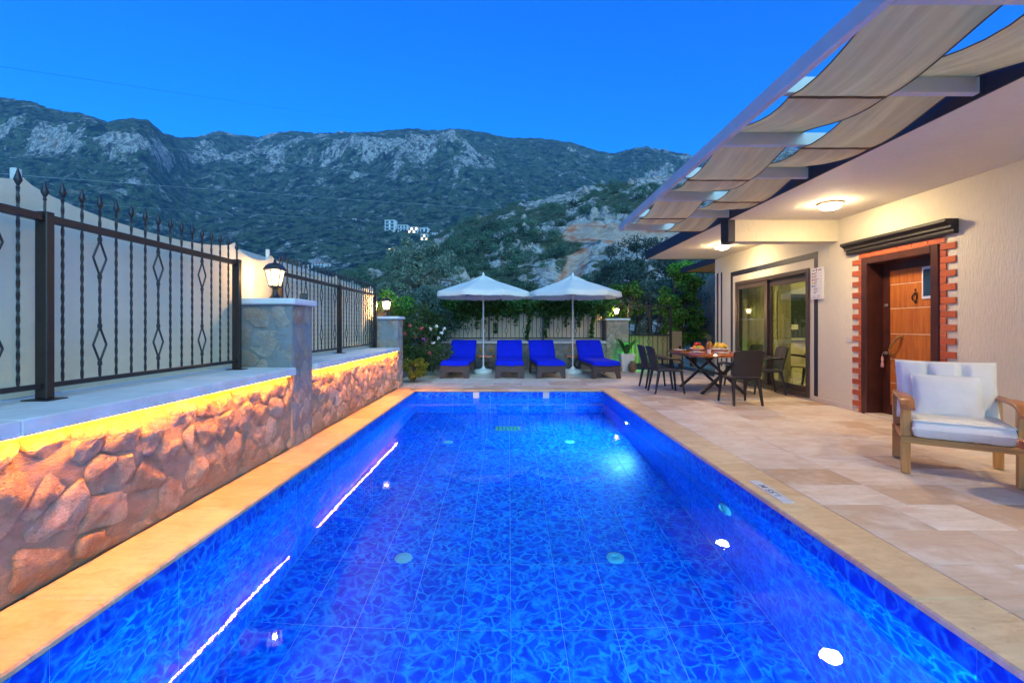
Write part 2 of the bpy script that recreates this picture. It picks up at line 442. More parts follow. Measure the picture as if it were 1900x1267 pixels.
def m_pane(tint=(.80, .83, .74), refl=1.0):
    g = G('window_glass')
    fr = g.n('Fresnel', {'IOR': g.math('ADD', g.math('MULTIPLY', g.n('NewGeometry').outputs['Backfacing'], 1 / 1.62 - 1.62), 1.62)}).outputs[0]
    t = g.n('BsdfTransparent', {'Color': tint}).outputs[0]; gl = g.n('BsdfGlossy', {'Roughness': 0.0, 'Color': (1, 1, 1)}).outputs[0]
    mx = g.n('MixShader', {'Fac': g.math('MULTIPLY', fr, refl)}); g.put(mx.inputs[1], t); g.put(mx.inputs[2], gl); return g.fin(mx.outputs[0])
M['pane'] = m_pane()
def m_clear():
    g = G('drinking_glass'); fr = g.n('Fresnel', {'IOR': g.math('ADD', g.math('MULTIPLY', g.n('NewGeometry').outputs['Backfacing'], 1 / 1.45 - 1.45), 1.45)}).outputs[0]
    t = g.n('BsdfTransparent', {'Color': (.9, .95, .95)}).outputs[0]; gl = g.n('BsdfGlossy', {'Roughness': 0.02}).outputs[0]
    mx = g.n('MixShader', {'Fac': fr}); g.put(mx.inputs[1], t); g.put(mx.inputs[2], gl); return g.fin(mx.outputs[0])
M['clear'] = m_clear()
M['juice'] = mk('orange_juice', (.75, .33, .01), .3, .1, 9, 0)
M['curtain'] = m_fabric('yellow_green_curtain', (.56, .51, .30), .35, 200)
M['room'] = mk('room_wall_paint', (.62, .58, .36), .85, .06, 2, .05, 40)
M['china'] = mk('white_china', (.78, .77, .74), .15, .04, 3, 0)
M['black'] = mk('black_plastic', (.012, .012, .014), .4, .2, 9, .05, 60)
def m_leaf(name, cols, transl=.3, rough=.55):
    g = G(name); i = g.island(); r = g.rand()
    c = g.ramp(i, [(k / (len(cols) - 1), col) for k, col in enumerate(cols)])
    c = g.mix(1.0, c, g.ramp(r, [(0, .6), (1, 1.9)]), 'MULTIPLY')
    d = g.pbr(c, rough, None, spec=.4); t = g.n('BsdfTranslucent', {'Color': c}).outputs[0]
    mx = g.n('MixShader', {'Fac': transl}); g.put(mx.inputs[1], d); g.put(mx.inputs[2], t); return g.fin(mx.outputs[0])
M['ivy'] = m_leaf('ivy_leaf', [(.025, .09, .016), (.065, .19, .03), (.11, .26, .045), (.04, .12, .022)])
M['vine'] = m_leaf('bright_vine_leaf', [(.05, .16, .015), (.09, .26, .03), (.15, .30, .03), (.04, .11, .015)])
M['olive'] = m_leaf('olive_leaf', [(.10, .13, .09), (.16, .20, .14), (.07, .10, .06), (.22, .26, .19)])
M['dark_leaf'] = m_leaf('dark_leaf', [(.025, .055, .04), (.05, .095, .07), (.09, .14, .11), (.03, .06, .04)])
M['oleander'] = m_leaf('oleander_leaf', [(.02, .05, .014), (.04, .09, .02), (.06, .12, .03)])
M['golden'] = m_leaf('golden_shrub_leaf', [(.18, .17, .015), (.28, .24, .02), (.10, .12, .015)])
M['scrub'] = m_leaf('scrub_leaf', [(.025, .058, .034), (.05, .10, .055), (.08, .135, .072), (.035, .072, .042)], .12)
M['palm'] = m_leaf('palm_leaf', [(.05, .16, .03), (.08, .22, .04)])
M['petal_pink'] = mk('pink_petal', (.65, .10, .14), .6, .2, 20, 0); M['petal_white'] = mk('white_petal', (.75, .74, .70), .6, .1, 20, 0)
M['petal_purple'] = mk('purple_petal', (.35, .06, .40), .6, .2, 20, 0)
M['bark'] = mk('bark', (.10, .075, .05), .9, .4, 12, .7, 40, .02)
M['reed'] = m_wood('reed', (.16, .09, .04), (.32, .20, .09), 'Z', .7)
# ================================================================== TERRAIN
def prof(pts):
    a = np.array(pts, dtype=float); return (a[:, 0] - 943) / 850, (606 - a[:, 1]) / 850
MT_T, MT_E = prof([(-900, 150), (-300, 170), (0, 183), (60, 190), (100, 205), (150, 212), (200, 227), (250, 221), (275, 224), (300, 245), (335, 256), (365, 255), (400, 246), (415, 245), (440, 252), (480, 254), (520, 244), (560, 245), (600, 248), (650, 246), (700, 246), (720, 243), (760, 239), (800, 241), (850, 239), (900, 247), (940, 257), (1000, 258), (1060, 265), (1100, 278), (1140, 286), (1170, 276), (1200, 272), (1240, 280), (1290, 293), (1400, 310), (1600, 330), (2000, 350), (2600, 380)])
S_X = np.array([-.3, 0, .2, .45, .62, .745, .79, .88, 1.0, 1.12, 1.4]); S_Y = np.array([-.06, 0, .13, .36, .52, .665, .80, .88, 1.0, .99, .80])
def mt_params(t):
    near = 1 / (1 + np.exp((t + .72) * 40))                     # the left shoulder stands nearer
    Yr = 1120 - 330 * near
    return np.interp(t, MT_T, MT_E), Yr
def mountain_z(t, Y, detail=True):
    t = np.asarray(t, float); Y = np.asarray(Y, float)
    e, Yr = mt_params(t); Y0 = 300.0; X = t * Y
    s = (Y - Y0) / (Yr - Y0)
    s2 = s + .05 * fbm(X / 140, Y / 500, 3, 5) * np.clip(s, 0, 1) * np.clip((1 - s) * 4, 0, 1)
    cl = np.clip(.5 + 1.6 * fbm(X / 170 + 5, Y / 900, 2, 31), 0, 1)
    Sa = np.interp(s2, S_X, S_Y); Sb = np.interp(s2, [-.3, 0, .3, .6, 1, 1.12, 1.4], [-.06, 0, .20, .50, 1, .98, .8])
    z = 1.25 + e * Yr * (Sa * cl + Sb * (1 - cl))
    if detail:
        w = np.clip(s * 2.2, 0, 1) * np.clip(np.abs(1 - s) * 5 + .12, 0, 1)
        z = z + w * (26 * fbm(X / 130, Y / 150, 4, 3) + 16 * (ridged(X / 75, Y / 120, 4, 9) - .5))
        z = z - w * 20 * np.clip(ridged(X / 260 + 2, Y / 2500, 2, 41) - .72, 0, 1) * 2
    return z
def mt_rock(t, Y):
    """where bare rock shows: bands of outcrop"""
    X = t * Y; e, Yr = mt_params(t); s = (Y - 300) / (Yr - 300)
    return .8 * fbm(X / 34, Y / 46, 5, 77) + .35 * fbm(X / 150, Y / 220, 3, 78) + .62 * np.exp(-((s - .768) / .032) ** 2) * np.clip(.55 + 2 * fbm(X / 170 + 5, Y / 900, 2, 31), 0, 1) + .10 * s - .24
t_ = np.linspace(-1.75, 1.3, 1350)
s_ = np.concatenate([np.linspace(-.22, .7, 230), np.linspace(.703, .86, 110), np.linspace(.863, 1.06, 70), np.linspace(1.07, 1.16, 10)])
T, S = np.meshgrid(t_, s_)
E_, YR = mt_params(T); Yg = 300 + S * (YR - 300); Xg = T * Yg
Zg = mountain_z(T, Yg)
rk = mt_rock(T, Yg)
rockm = np.clip(rk * 5 - .2, 0, 1)
bush = ridged(Xg / 13, Yg / 16, 2, 21) - .5
crag = ridged(Xg / 16, Yg / 30, 4, 63) - .55
Zg = Zg + (1 - rockm) * bush * 4.5 + rockm * crag * 14 * np.clip(S * 2, 0, 1)
nV = T.shape[1]; ii, jj = np.meshgrid(np.arange(T.shape[0] - 1), np.arange(nV - 1), indexing='ij')
def gridfaces(nu, nv):
    ii, jj = np.meshgrid(np.arange(nu - 1), np.arange(nv - 1), indexing='ij'); a = (ii * nv + jj).ravel()
    return np.stack([a, a + 1, a + nv + 1, a + nv], 1)
def attr(me, name, arr):
    at = me.attributes.new(name, 'FLOAT', 'POINT'); at.data.foreach_set('value', np.asarray(arr, dtype=np.float32).ravel())
def m_mountain():
    g = G('maquis_and_limestone'); p = g.pos()
    a = g.n('Attribute', attribute_name='rock').outputs['Fac']
    n1 = g.noise(p, .035, 6, .62); n2 = g.noise(p, .11, 5, .7); n3 = g.noise(g.map(p, (1, 1, .28)), .085, 6, .68, .6); n4 = g.noise(p, .3, 3, .7)
    f = g.step(g.math('ADD', a, g.math('MULTIPLY', g.math('SUBTRACT', n2, .5), 2.4)), .40, .62)
    v1 = g.noise(p, .075, 6, .72)
    veg = g.ramp(v1, [(.40, (.003, .007, .006)), (.48, (.018, .036, .018)), (.55, (.07, .10, .048)), (.64, (.02, .036, .018))])  # near-black stops paint shade between bushes; soft light hides their relief
    s1 = g.noise(g.map(p, (1, 1, .7), (0, 0, 0), (40, 9, 3)), .055, 8, .76)
    f = g.math('MAXIMUM', f, g.math('MULTIPLY', g.step(s1, .56, .60), .7))
    n5 = g.noise(p, .16, 5, .7); f = g.math('MULTIPLY', f, g.math('ADD', .40, g.math('MULTIPLY', g.step(n5, .40, .50), .60)))
    rock = g.ramp(n3, [(.38, (.03, .03, .03)), (.46, (.17, .16, .15)), (.53, (.42, .40, .38)), (.60, (.11, .105, .10)), (.70, (.35, .31, .28))])  # dark stops paint crevice shade into the rock colour
    rock = g.mix(g.math('MULTIPLY', g.step(n1, .60, .72), .6), rock, (.42, .22, .12))
    c = g.mix(f, veg, rock)
    h = g.math('ADD', g.math('MULTIPLY', n3, 1.0), g.math('MULTIPLY', n4, .7))
    return g.fin(g.pbr(c, .95, g.bump(h, .8, 5.0), spec=.05))
M['mountain'] = m_mountain()
me = np_mesh('mountain', np.stack([Xg.ravel(), Yg.ravel(), Zg.ravel()], 1), gridfaces(*T.shape), M['mountain'], True)
attr(me, 'rock', rk * 1.8 + .12)
tag(link('mountain', me), 'limestone mountain ridge with scrubby slopes behind the pool', None, None, 'structure')

# near hill --------------------------------------------------------
HT_T, HT_E = prof([(-600, 590), (0, 575), (400, 560), (520, 548), (600, 530), (650, 506), (700, 487), (760, 463), (800, 441), (830, 424), (900, 402), (950, 381), (1000, 375), (1060, 360), (1100, 347), (1170, 337), (1230, 331), (1280, 320), (1400, 292), (1600, 250), (1900, 220), (2400, 200)])
def hill_z(t, Y, detail=True):
    t = np.asarray(t, float); Y = np.asarray(Y, float); X = t * Y
    e = np.interp(t, HT_T, HT_E); Yr = 190.0; Y0 = 34.0
    s = (Y - Y0) / (Yr - Y0)
    z = np.interp(s, [-.2, 0, .25, .6, 1.0, 1.25, 2.2], [-.02, 0.0, .20, .56, 1.0, 1.05, .5]) * e * Yr + np.interp(s, [0, 1], [-1.0, 1.25])
    if detail:
        w = np.clip(s * 3, 0, 1) * np.clip(np.abs(1 - s) * 5 + .2, 0, 1)
        z = z + w * (3.2 * fbm(X / 28, Y / 34, 4, 13) + 1.3 * (ridged(X / 9, Y / 9, 3, 19) - .5))
    return z
def track(X, Y):       # bare red earth cutting with a dirt track, right of the middle of the slope
    t = X / Y
    a = np.exp(-((t - .125 - .035 * np.clip((Y - 70) / 16, -1, 1)) / .026) ** 2) * np.clip((Y - 48) / 8, 0, 1) * np.clip((90 - Y) / 8, 0, 1)
    b = np.exp(-((Y - 93 - 6 * np.sin(t * 14)) / 6.5) ** 2) * np.clip((t - .10) * 18, 0, 1) * np.clip((.62 - t) * 12, 0, 1)
    return np.clip(np.maximum(a, b), 0, 1)
t2 = np.linspace(-1.6, 1.7, 900); y2 = np.concatenate([np.linspace(30, 200, 330), np.linspace(202, 330, 40)])
T2, Y2 = np.meshgrid(t2, y2); X2 = T2 * Y2
Z2 = hill_z(T2, Y2)
rk2 = fbm(X2 / 11, Y2 / 13, 4, 91) + .25 * np.clip((T2 - .0) * 1.5, -.5, .6)
tr2 = track(X2, Y2)
Z2 = Z2 + np.clip(rk2 * 4, 0, 1) * (ridged(X2 / 3.2, Y2 / 3.6, 3, 51) - .4) * 2.4 * np.clip((Y2 - 50) / 30, 0, 1) * (1 - tr2) - 2.2 * tr2 * np.clip((ridged(X2 / 15, Y2 / 8, 2, 4)), 0, 1) * .5
def m_hill():
    g = G('scrub_hillside'); p = g.pos()
    a = g.n('Attribute', attribute_name='rock').outputs['Fac']; tr = g.n('Attribute', attribute_name='track').outputs['Fac']
    n1 = g.noise(p, .35, 6, .65); n2 = g.noise(p, 1.1, 5, .7); n3 = g.noise(g.map(p, (1, 1, .6)), .6, 6, .7, .8)
    f = g.step(g.math('ADD', a, g.math('MULTIPLY', g.math('SUBTRACT', n1, .5), 2.4)), .22, .40)
    veg = g.ramp(n2, [(.35, (.02, .032, .018)), (.5, (.06, .08, .04)), (.65, (.14, .14, .09))])
    n4 = g.noise(g.map(p, (1, 1, .55)), .34, 8, .76, .6)
    rock = g.ramp(n4, [(.36, (.07, .065, .06)), (.45, (.20, .185, .17)), (.54, (.44, .41, .38)), (.61, (.22, .20, .18)), (.72, (.42, .36, .32))])  # crevice shade painted as dark stops, since soft light flattens the bump
    rock = g.mix(g.math('MULTIPLY', g.step(n1, .58, .66), .5), rock, (.46, .22, .12))
    red = g.mix(g.step(n1, .42, .6), (.44, .13, .055), (.50, .36, .27))
    soil = g.mix(g.step(n3, .45, .6), (.47, .35, .27), (.40, .24, .15))
    c = g.mix(f, veg, rock)
    c = g.mix(g.step(g.math('ADD', tr, g.math('MULTIPLY', g.math('SUBTRACT', n1, .5), .5)), .28, .45), c, red)
    c = g.mix(g.step(g.math('ADD', tr, g.math('MULTIPLY', g.math('SUBTRACT', n2, .5), .4)), .62, .8), c, soil)
    return g.fin(g.pbr(c, .95, g.bump(g.math('ADD', n3, g.math('MULTIPLY', n2, .6)), .8, .7), spec=.05))
M['hill'] = m_hill()
me = np_mesh('hill', np.stack([X2.ravel(), Y2.ravel(), Z2.ravel()], 1), gridfaces(*T2.shape), M['hill'], True)
attr(me, 'rock', rk2 * 1.5 + .15); attr(me, 'track', tr2)
tag(link('hill', me), 'rocky scrub-covered hillside rising behind the garden wall', None, None, 'structure')

# ground sheet with the pool left open
GH = 1600
def ground():
    mb = MB(); z = -.25; xs = [-GH, -2.4, 1.98, GH]; ys = [-GH, -.75, 9.2, GH]
    for i in range(3):
        for j in range(3):
            if i == 1 and j == 1: continue
            mb.add([(xs[i], ys[j], z), (xs[i + 1], ys[j], z), (xs[i + 1], ys[j + 1], z), (xs[i], ys[j + 1], z)], [(0, 1, 2, 3)])
    return tag(mb.build('ground', mk('dry_earth', (.16, .13, .09), .95, .3, .8, .4, 6, .05)), None, None, None, 'structure')
ground()

# air between here and the ridge
def m_haze():
    m = bpy.data.materials.new('haze_air'); m.use_nodes = True; nt = m.node_tree; nt.nodes.clear()
    o = nt.nodes.new('ShaderNodeOutputMaterial'); v = nt.nodes.new('ShaderNodeVolumePrincipled')
    v.inputs['Color'].default_value = (.30, .60, 1.0, 1); v.inputs['Density'].default_value = HAZE
    nt.links.new(v.outputs[0], o.inputs['Volume']); return m
HAZE = 0.00024
hz = MB().box(-1700, 1700, -1650, 1700, -4.0, 600).build('haze', m_haze()); tag(hz, None, None, None, 'stuff')

# ================================================================== POOL
PX0, PX1, PY0, PY1, PZ, WZ = -1.835, 1.875, -.325, 9.035, -1.60, -.15
pool = MB()
g_ = .0015
TH = .004
pool.add([(PX0 - TH, PY0 - TH, PZ - TH), (PX1 + TH, PY0 - TH, PZ - TH), (PX1 + TH, PY1 + TH, PZ - TH), (PX0 - TH, PY1 + TH, PZ - TH),
          (PX0 - TH, PY0 - TH, -.04), (PX1 + TH, PY0 - TH, -.04), (PX1 + TH, PY1 + TH, -.04), (PX0 - TH, PY1 + TH, -.04)],
         [(0, 1, 2, 3), (0, 4, 5, 1), (1, 5, 6, 2), (2, 6, 7, 3), (3, 7, 4, 0)])
poolo = tag(pool.build('pool', M['poolgrout']), 'swimming pool lined with blue water-print tiles', None, None, 'structure')
def tile_mesh(a, b, name, mat, th=TH, bev=.002): return MB().obox((0, 0, -th / 2), (a, b, th), None, bev).mesh(name, mat)
fx, fy = (PX1 - PX0) / 10, .72
tm = tile_mesh(fx - 2 * g_, fy - 2 * g_, 'tile', M['pool'])
for i in range(10):
    for j in range(13):
        link('tile', tm, poolo, (PX0 + (i + .5) * fx, PY0 + (j + .5) * fy, PZ))
wz = (-.04 - PZ) / 4
tw = tile_mesh(wz - 2 * g_, fy - 2 * g_, 'tile', M['pool'])
for k in range(4):
    for j in range(13):
        zc = PZ + (k + .5) * wz
        link('tile', tw, poolo, (PX0, PY0 + (j + .5) * fy, zc), (0, R(90), 0))
        link('tile', tw, poolo, (PX1, PY0 + (j + .5) * fy, zc), (0, R(-90), 0))
ew = (PX1 - PX0) / 5
te = tile_mesh(ew - 2 * g_, wz - 2 * g_, 'tile', M['pool'])
for k in range(4):
    for j in range(5):
        link('tile', te, poolo, (PX0 + (j + .5) * ew, PY1, PZ + (k + .5) * wz), (R(90), 0, 0))
        if k == 3: pass
near = MB().box(PX0, PX1, PY0 - TH + .001, PY0, PZ, -.04).build('end_wall', M['pool'], poolo)
for x in (-.63, .745):
    MB().box(x - .06, x + .06, PY1 - .035, PY1 - .0005, -.175, -.036, .004).build('stone_block', M['base'], poolo)
wm = MB().add([(PX0 + .0005, PY0 + .0005, WZ), (PX1 - .0005, PY0 + .0005, WZ), (PX1 - .0005, PY1 - .0005, WZ), (PX0 + .0005, PY1 - .0005, WZ)], [(0, 1, 2, 3)])
wo = wm.build('water', M['water']); tag(wo, 'still clear blue water filling the pool', None, None, 'structure')
# floor inlets and drain
M['inlet'] = mk('inlet_plastic', (.12, .42, .55), .5, .1, 9, 0)
for (x, y) in ((-.93, 4.06), (.95, 4.06), (-.93, 7.09), (.95, 7.09)):
    MB().lathe([(.078, 0), (.078, .008), (.066, .014), (.03, .016), (.028, .010), (.001, .010)], 24, (x, y, PZ), False).build('floor_inlet', M['inlet'], poolo, True)
M['drain'] = mk('green_grey_grate', (.10, .30, .22), .5, .1, 9, 0)
dr = MB()
for k in range(7): dr.box(-.22 + k * .063, -.175 + k * .063, 7.74, 7.98, PZ + .001, PZ + .012, .002)
dr.box(-.24, .24, 7.72, 7.735, PZ + .001, PZ + .014).box(-.24, .24, 7.985, 8.0, PZ + .001, PZ + .014)
dr.build('drain_grate', M['drain'], poolo)
# underwater lights on the right-hand wall, plus an unseen one added at the near end
M['pool_glow'] = emis('pool_light_glow', (.55, .90, 1.0), 40.0)
M['pool_glow_dim'] = emis('pool_light_glow_soft', (.35, .75, 1.0), 2.0)
def pool_light(y, z, power, label, glow, end=None):
    t = empty('pool_light', (PX1 - .002, y, z))
    if end is not None: t.location = (end, PY0 + .002, z); t.rotation_euler = (0, 0, R(-90))
    tag(t, label, 'pool light', 'underwater lights set in the pool walls')
    ring = MB().lathe([(.10, 0), (.10, .012), (.07, .03), (.062, .03), (.062, .0)], 28, caps=False); o = ring.build('bezel', M['inlet'] if power <= 0 else M['white_plastic'], t, True); o.rotation_euler = (0, R(-90), 0)
    o = MB().lathe([(.001, .024), (.03, .023), (.061, .012)], 24, caps=False).build('lens', glow, t, True); o.rotation_euler = (0, R(-90), 0)
    if power <= 0: return
    ld = bpy.data.lights.new('pool_lamp', 'AREA'); ld.shape = 'DISK'; ld.size = .12; ld.energy = power; ld.color = (.16, .80, 1.0); ld.spread = R(170)
    lo = bpy.data.objects.new('pool_lamp', ld); COL.objects.link(lo); lo.parent = t; lo.location = (-.05, 0, 0); lo.rotation_euler = (0, R(90 - 12), 0)
POOLP = 36
pool_light(7.16, -.62, POOLP, 'bright underwater light in the far right pool wall', M['pool_glow'])
pool_light(3.95, -.62, 0, 'unlit underwater light in the right pool wall, nearer than the bright one', M['inlet'])
pool_light(0, -.55, POOLP * 2.4, 'unseen underwater light added in the near end wall of the pool, below the frame', M['pool_glow_dim'], .75)  # added out of view to light both sides of the pool evenly

# ================================================================== DECK
deck = MB()
zb = -.030
for (x0, x1, y0, y1) in ((1.90, 5.30, -3, 13.6), (-2.6, 1.90, 9.06, 13.6), (-2.6, -1.86, -3, 9.06), (-1.86, 1.90, -3, -.36)):
    deck.add([(x0, y0, zb), (x1, y0, zb), (x1, y1, zb), (x0, y1, zb)], [(0, 1, 2, 3)])
decko = tag(deck.build('deck', M['grout']), 'travertine terrace around the pool', None, None, 'structure')
def plate(name, x0, x1, y0, y1, mat, th=.03, gap=.0018, dz=0.0, parent=None, bev=.0035):
    mb = MB().obox((0, 0, -th / 2), (x1 - x0 - 2 * gap, y1 - y0 - 2 * gap, th), None, bev)
    return mb.build(name, mat, parent or decko, False, ((x0 + x1) / 2, (y0 + y1) / 2, dz))
r1 = random.Random(3)
y = 1.2; ntile = 0
row = 0
while y < 13.3:
    d = .405
    x = 2.20 + (0 if row % 2 else -.0); first = True
    while x < 5.12:
        w = r1.choice([.61, .61, .405, .50, .61])
        if first: w = r1.choice([.30, .61, .45]); first = False
        x2 = x + w
        if 5.14 - x2 < .2: x2 = 5.14
        plate('tile', x, x2, y, y + d, M['trav'], dz=r1.uniform(-.0012, .0012)); ntile += 1
        x = x2
    y += d; row += 1
y = 9.37; row = 0
while y < 13.3:
    d = .405; x = -2.55 + (.2 if row % 2 else 0)
    while x < 2.2:
        x2 = min(x + r1.choice([.61, .81, .61]), 2.2)
        if 2.2 - x2 < .2: x2 = 2.2
        plate('tile', x, x2, y, y + d, M['trav'], dz=r1.uniform(-.001, .001)); ntile += 1
        x = x2
    y += d; row += 1
for (x0, x1, y0, y1) in ((1.9, 5.14, -3, 1.2),): plate('near_paving', x0 + .3, x1, y0, y1, M['trav'])
# coping stones
for k in range(10):
    y0 = -1.0 + k * 1.0345
    plate('coping_stone', 1.855, 2.20, y0, min(y0 + 1.0345, 9.345), M['coping'], .038, .001, .004, bev=.010)
    y1 = min(y0 + 1.0345, 9.345)
    plate('coping_stone', -2.235, -1.815, y0, y1, M['coping'], .038, .001, .004, bev=.010)
for k in range(4):
    w = (1.855 + 1.815) / 4; plate('coping_stone', -1.815 + k * w, -1.815 + (k + 1) * w, 9.012, 9.37, M['coping'], .038, .001, .004, bev=.010)
# depth markers
M['marker'] = mk('marker_tile', (.62, .70, .76), .25, .04, 9, 0); M['ink'] = mk('marker_ink', (.03, .07, .14), .4, .1, 9, 0)
def text_mesh(name, txt, size, mat, ext=.0006):
    cu = bpy.data.curves.new(name, 'FONT'); cu.body = txt; cu.size = size; cu.extrude = ext; cu.align_x = 'CENTER'; cu.align_y = 'CENTER'; cu.offset = .0012 * size / .1; cu.resolution_u = 3
    ob = bpy.data.objects.new(name, cu); COL.objects.link(ob)
    dg = bpy.context.evaluated_depsgraph_get(); me = bpy.data.meshes.new_from_object(ob.evaluated_get(dg))
    bpy.data.objects.remove(ob); bpy.data.curves.remove(cu)
    me.name = name; me.materials.clear(); me.materials.append(mat); return me
def depth_marker(x, y, rz, w=.36, d=.11):
    o = MB().obox((0, 0, 0), (w, d, .006), None, .001).build('depth_marker', M['marker'], decko, False, (x, y, .0065), (0, 0, rz))
    t = link('lettering', text_mesh('lettering', '1.55 M', .07, M['ink']), o, (0, 0, .0036)); t.scale = (1.3, 1.05, 1)
depth_marker(1.985, 3.47, R(90), .46, .085)
depth_marker(.06, 9.20, 0, .36, .12)

# ================================================================== RUBBLE WALLS
def clip_poly(poly, nx, ny, c):
    out = []
    for i in range(len(poly)):
        p, q = poly[i], poly[(i + 1) % len(poly)]
        dp = p[0] * nx + p[1] * ny - c; dq = q[0] * nx + q[1] * ny - c
        if dp <= 0: out.append(p)
        if (dp < 0 < dq) or (dq < 0 < dp):
            s = dp / (dp - dq); out.append((p[0] + (q[0] - p[0]) * s, p[1] + (q[1] - p[1]) * s))
    return out
def rubble(w, h, cell, seed, gap=.018):
    """Voronoi-like stones on a w x h face: list of polygons"""
    rr = random.Random(seed); nx = max(1, round(w / (cell * 1.15))); ny = max(1, round(h / cell)); S = []
    for j in range(-1, ny + 1):
        for i in range(-1, nx + 1):
            if rr.random() < .16: continue
            S.append(((i + .5 + (.5 if j % 2 else 0) + rr.uniform(-.42, .42)) * w / nx, (j + .5 + rr.uniform(-.38, .38)) * h / ny))
    res = []
    for a in S:
        if not (-.05 < a[0] < w + .05 and -.03 < a[1] < h + .03): continue
        poly = [(0.004, 0.004), (w - .004, 0.004), (w - .004, h - .004), (0.004, h - .004)]
        for b in S:
            if b is a: continue
            dx, dy = b[0] - a[0], b[1] - a[1]; L = math.hypot(dx, dy)
            if L > 4 * cell: continue
            nx_, ny_ = dx / L, dy / L; c = nx_ * (a[0] + b[0]) / 2 + ny_ * (a[1] + b[1]) / 2 - gap * rr.uniform(.1, 1.0)
            poly = clip_poly(poly, nx_, ny_, c)
            if len(poly) < 3: break
        if len(poly) >= 3: res.append(poly)
    return res
def stone_mb(poly, seed, depth, nang=22):
    rr = random.Random(seed); cx = sum(p[0] for p in poly) / len(poly); cyy = sum(p[1] for p in poly) / len(poly)
    def rad(a):
        best = 9
        for i in range(len(poly)):
            p, q = poly[i], poly[(i + 1) % len(poly)]
            ex, ey = q[0] - p[0], q[1] - p[1]; dx, dy = math.cos(a), math.sin(a)
            den = dx * ey - dy * ex
            if abs(den) < 1e-9: continue
            s = ((p[0] - cx) * ey - (p[1] - cyy) * ex) / den
            u = ((p[0] - cx) * dy - (p[1] - cyy) * dx) / den
            if s > 0 and -1e-4 <= u <= 1.0001: best = min(best, s)
        return best
    rads = [rad(2 * math.pi * k / nang) for k in range(nang)]
    rads = [(.86 * rads[k] + .07 * rads[k - 1] + .07 * rads[(k + 1) % nang]) * (1 + .10 * mnoise.noise(Vector((k * .55, seed * .37, 0)))+ .06 * mnoise.noise(Vector((k * 1.4, seed * .7, 2)))) for k in range(nang)]
    rads = [min(r_, rad(2 * math.pi * k / nang) * 1.10) for k, r_ in enumerate(rads)]
    vs = []; tx, ty = rr.uniform(-.25, .25), rr.uniform(-.25, .25); Rm = sum(rads) / nang
    fac = [(rr.uniform(0, 6.28), rr.uniform(.5, 1.5), rr.uniform(.75, 1.15)) for _ in range(5)]
    rings = [(1.0, -.9), (.99, .5), (.94, .9), (.80, 1.0), (.60, 1.05), (.34, 1.08)]
    o = Vector((rr.uniform(0, 50), rr.uniform(0, 50), rr.uniform(0, 50)))
    for (f, hh) in rings:
        for k in range(nang):
            a = 2 * math.pi * k / nang; r_ = rads[k] * f
            x, y_ = cx + r_ * math.cos(a), cyy + r_ * math.sin(a)
            nz = mnoise.noise(Vector((x * 8, y_ * 8, 0)) + o) * 1.0 + mnoise.noise(Vector((x * 19, y_ * 19, 3)) + o) * .5 + mnoise.noise(Vector((x * 40, y_ * 40, 3)) + o) * .25
            fz = min([1.0] + [c_ - g2 * ((x - cx) * math.cos(a2) + (y_ - cyy) * math.sin(a2)) / Rm * .9 for (a2, g2, c_) in fac]) - 1.0
            vs.append((x, y_, depth * (hh + (nz * .7 + .9 * fz * hh if hh > 0 else 0) + (tx * (x - cx) + ty * (y_ - cyy)) / .12 * .35 * (hh > 0))))
    vs.append((cx, cyy, depth * 1.02)); fs = []
    for i in range(len(rings) - 1):
        for k in range(nang):
            fs.append((i * nang + k, i * nang + (k + 1) % nang, (i + 1) * nang + (k + 1) % nang, (i + 1) * nang + k))
    b = (len(rings) - 1) * nang
    for k in range(nang): fs.append((b + k, b + (k + 1) % nang, len(vs) - 1))
    return MB().add(vs, fs)
def face_matrix(origin, ux, uy):
    ux, uy = Vector(ux).normalized(), Vector(uy).normalized(); n = ux.cross(uy)
    return Matrix(((ux.x, uy.x, n.x, origin[0]), (ux.y, uy.y, n.y, origin[1]), (ux.z, uy.z, n.z, origin[2]), (0, 0, 0, 1)))
def stone_face(parent, origin, ux, uy, w, h, cell, seed, depth=.035, mat='stone', nang=22, keep=.93):
    Mx = face_matrix(origin, ux, uy); rr = random.Random(seed + 99)
    for k, poly in enumerate(rubble(w, h, cell, seed)):
        if rr.random() > keep: continue
        mb = stone_mb(poly, seed * 100 + k, depth * rr.uniform(.7, 1.25), nang)
        cx = sum(v[0] for v in mb.v) / len(mb.v); cyy = sum(v[1] for v in mb.v) / len(mb.v)
        mb.v = [(v[0] - cx, v[1] - cyy, v[2]) for v in mb.v]
        o = mb.build('stone', M[mat], parent, 'all'); o.matrix_local = Mx @ Matrix.Translation((cx, cyy, 0))
def mortar_face(mb, origin, ux, uy, w, h, step, amp, seed):
    Mx = face_matrix(origin, ux, uy); nu = max(2, int(w / step)); nv = max(2, int(h / step)); P = []
    for i in range(nu + 1):
        row = []
        for j in range(nv + 1):
            x, y_ = w * i / nu, h * j / nv
            e = min(1, min(x, w - x, y_, h - y_) / .05)
            nz = amp * e * (mnoise.noise(Vector((x * 5, y_ * 5, seed))) + .6 * mnoise.noise(Vector((x * 13, y_ * 13, seed + 5))))
            row.append(tuple(Mx @ Vector((x, y_, nz))))
        P.append(row)
    mb.grid(P)

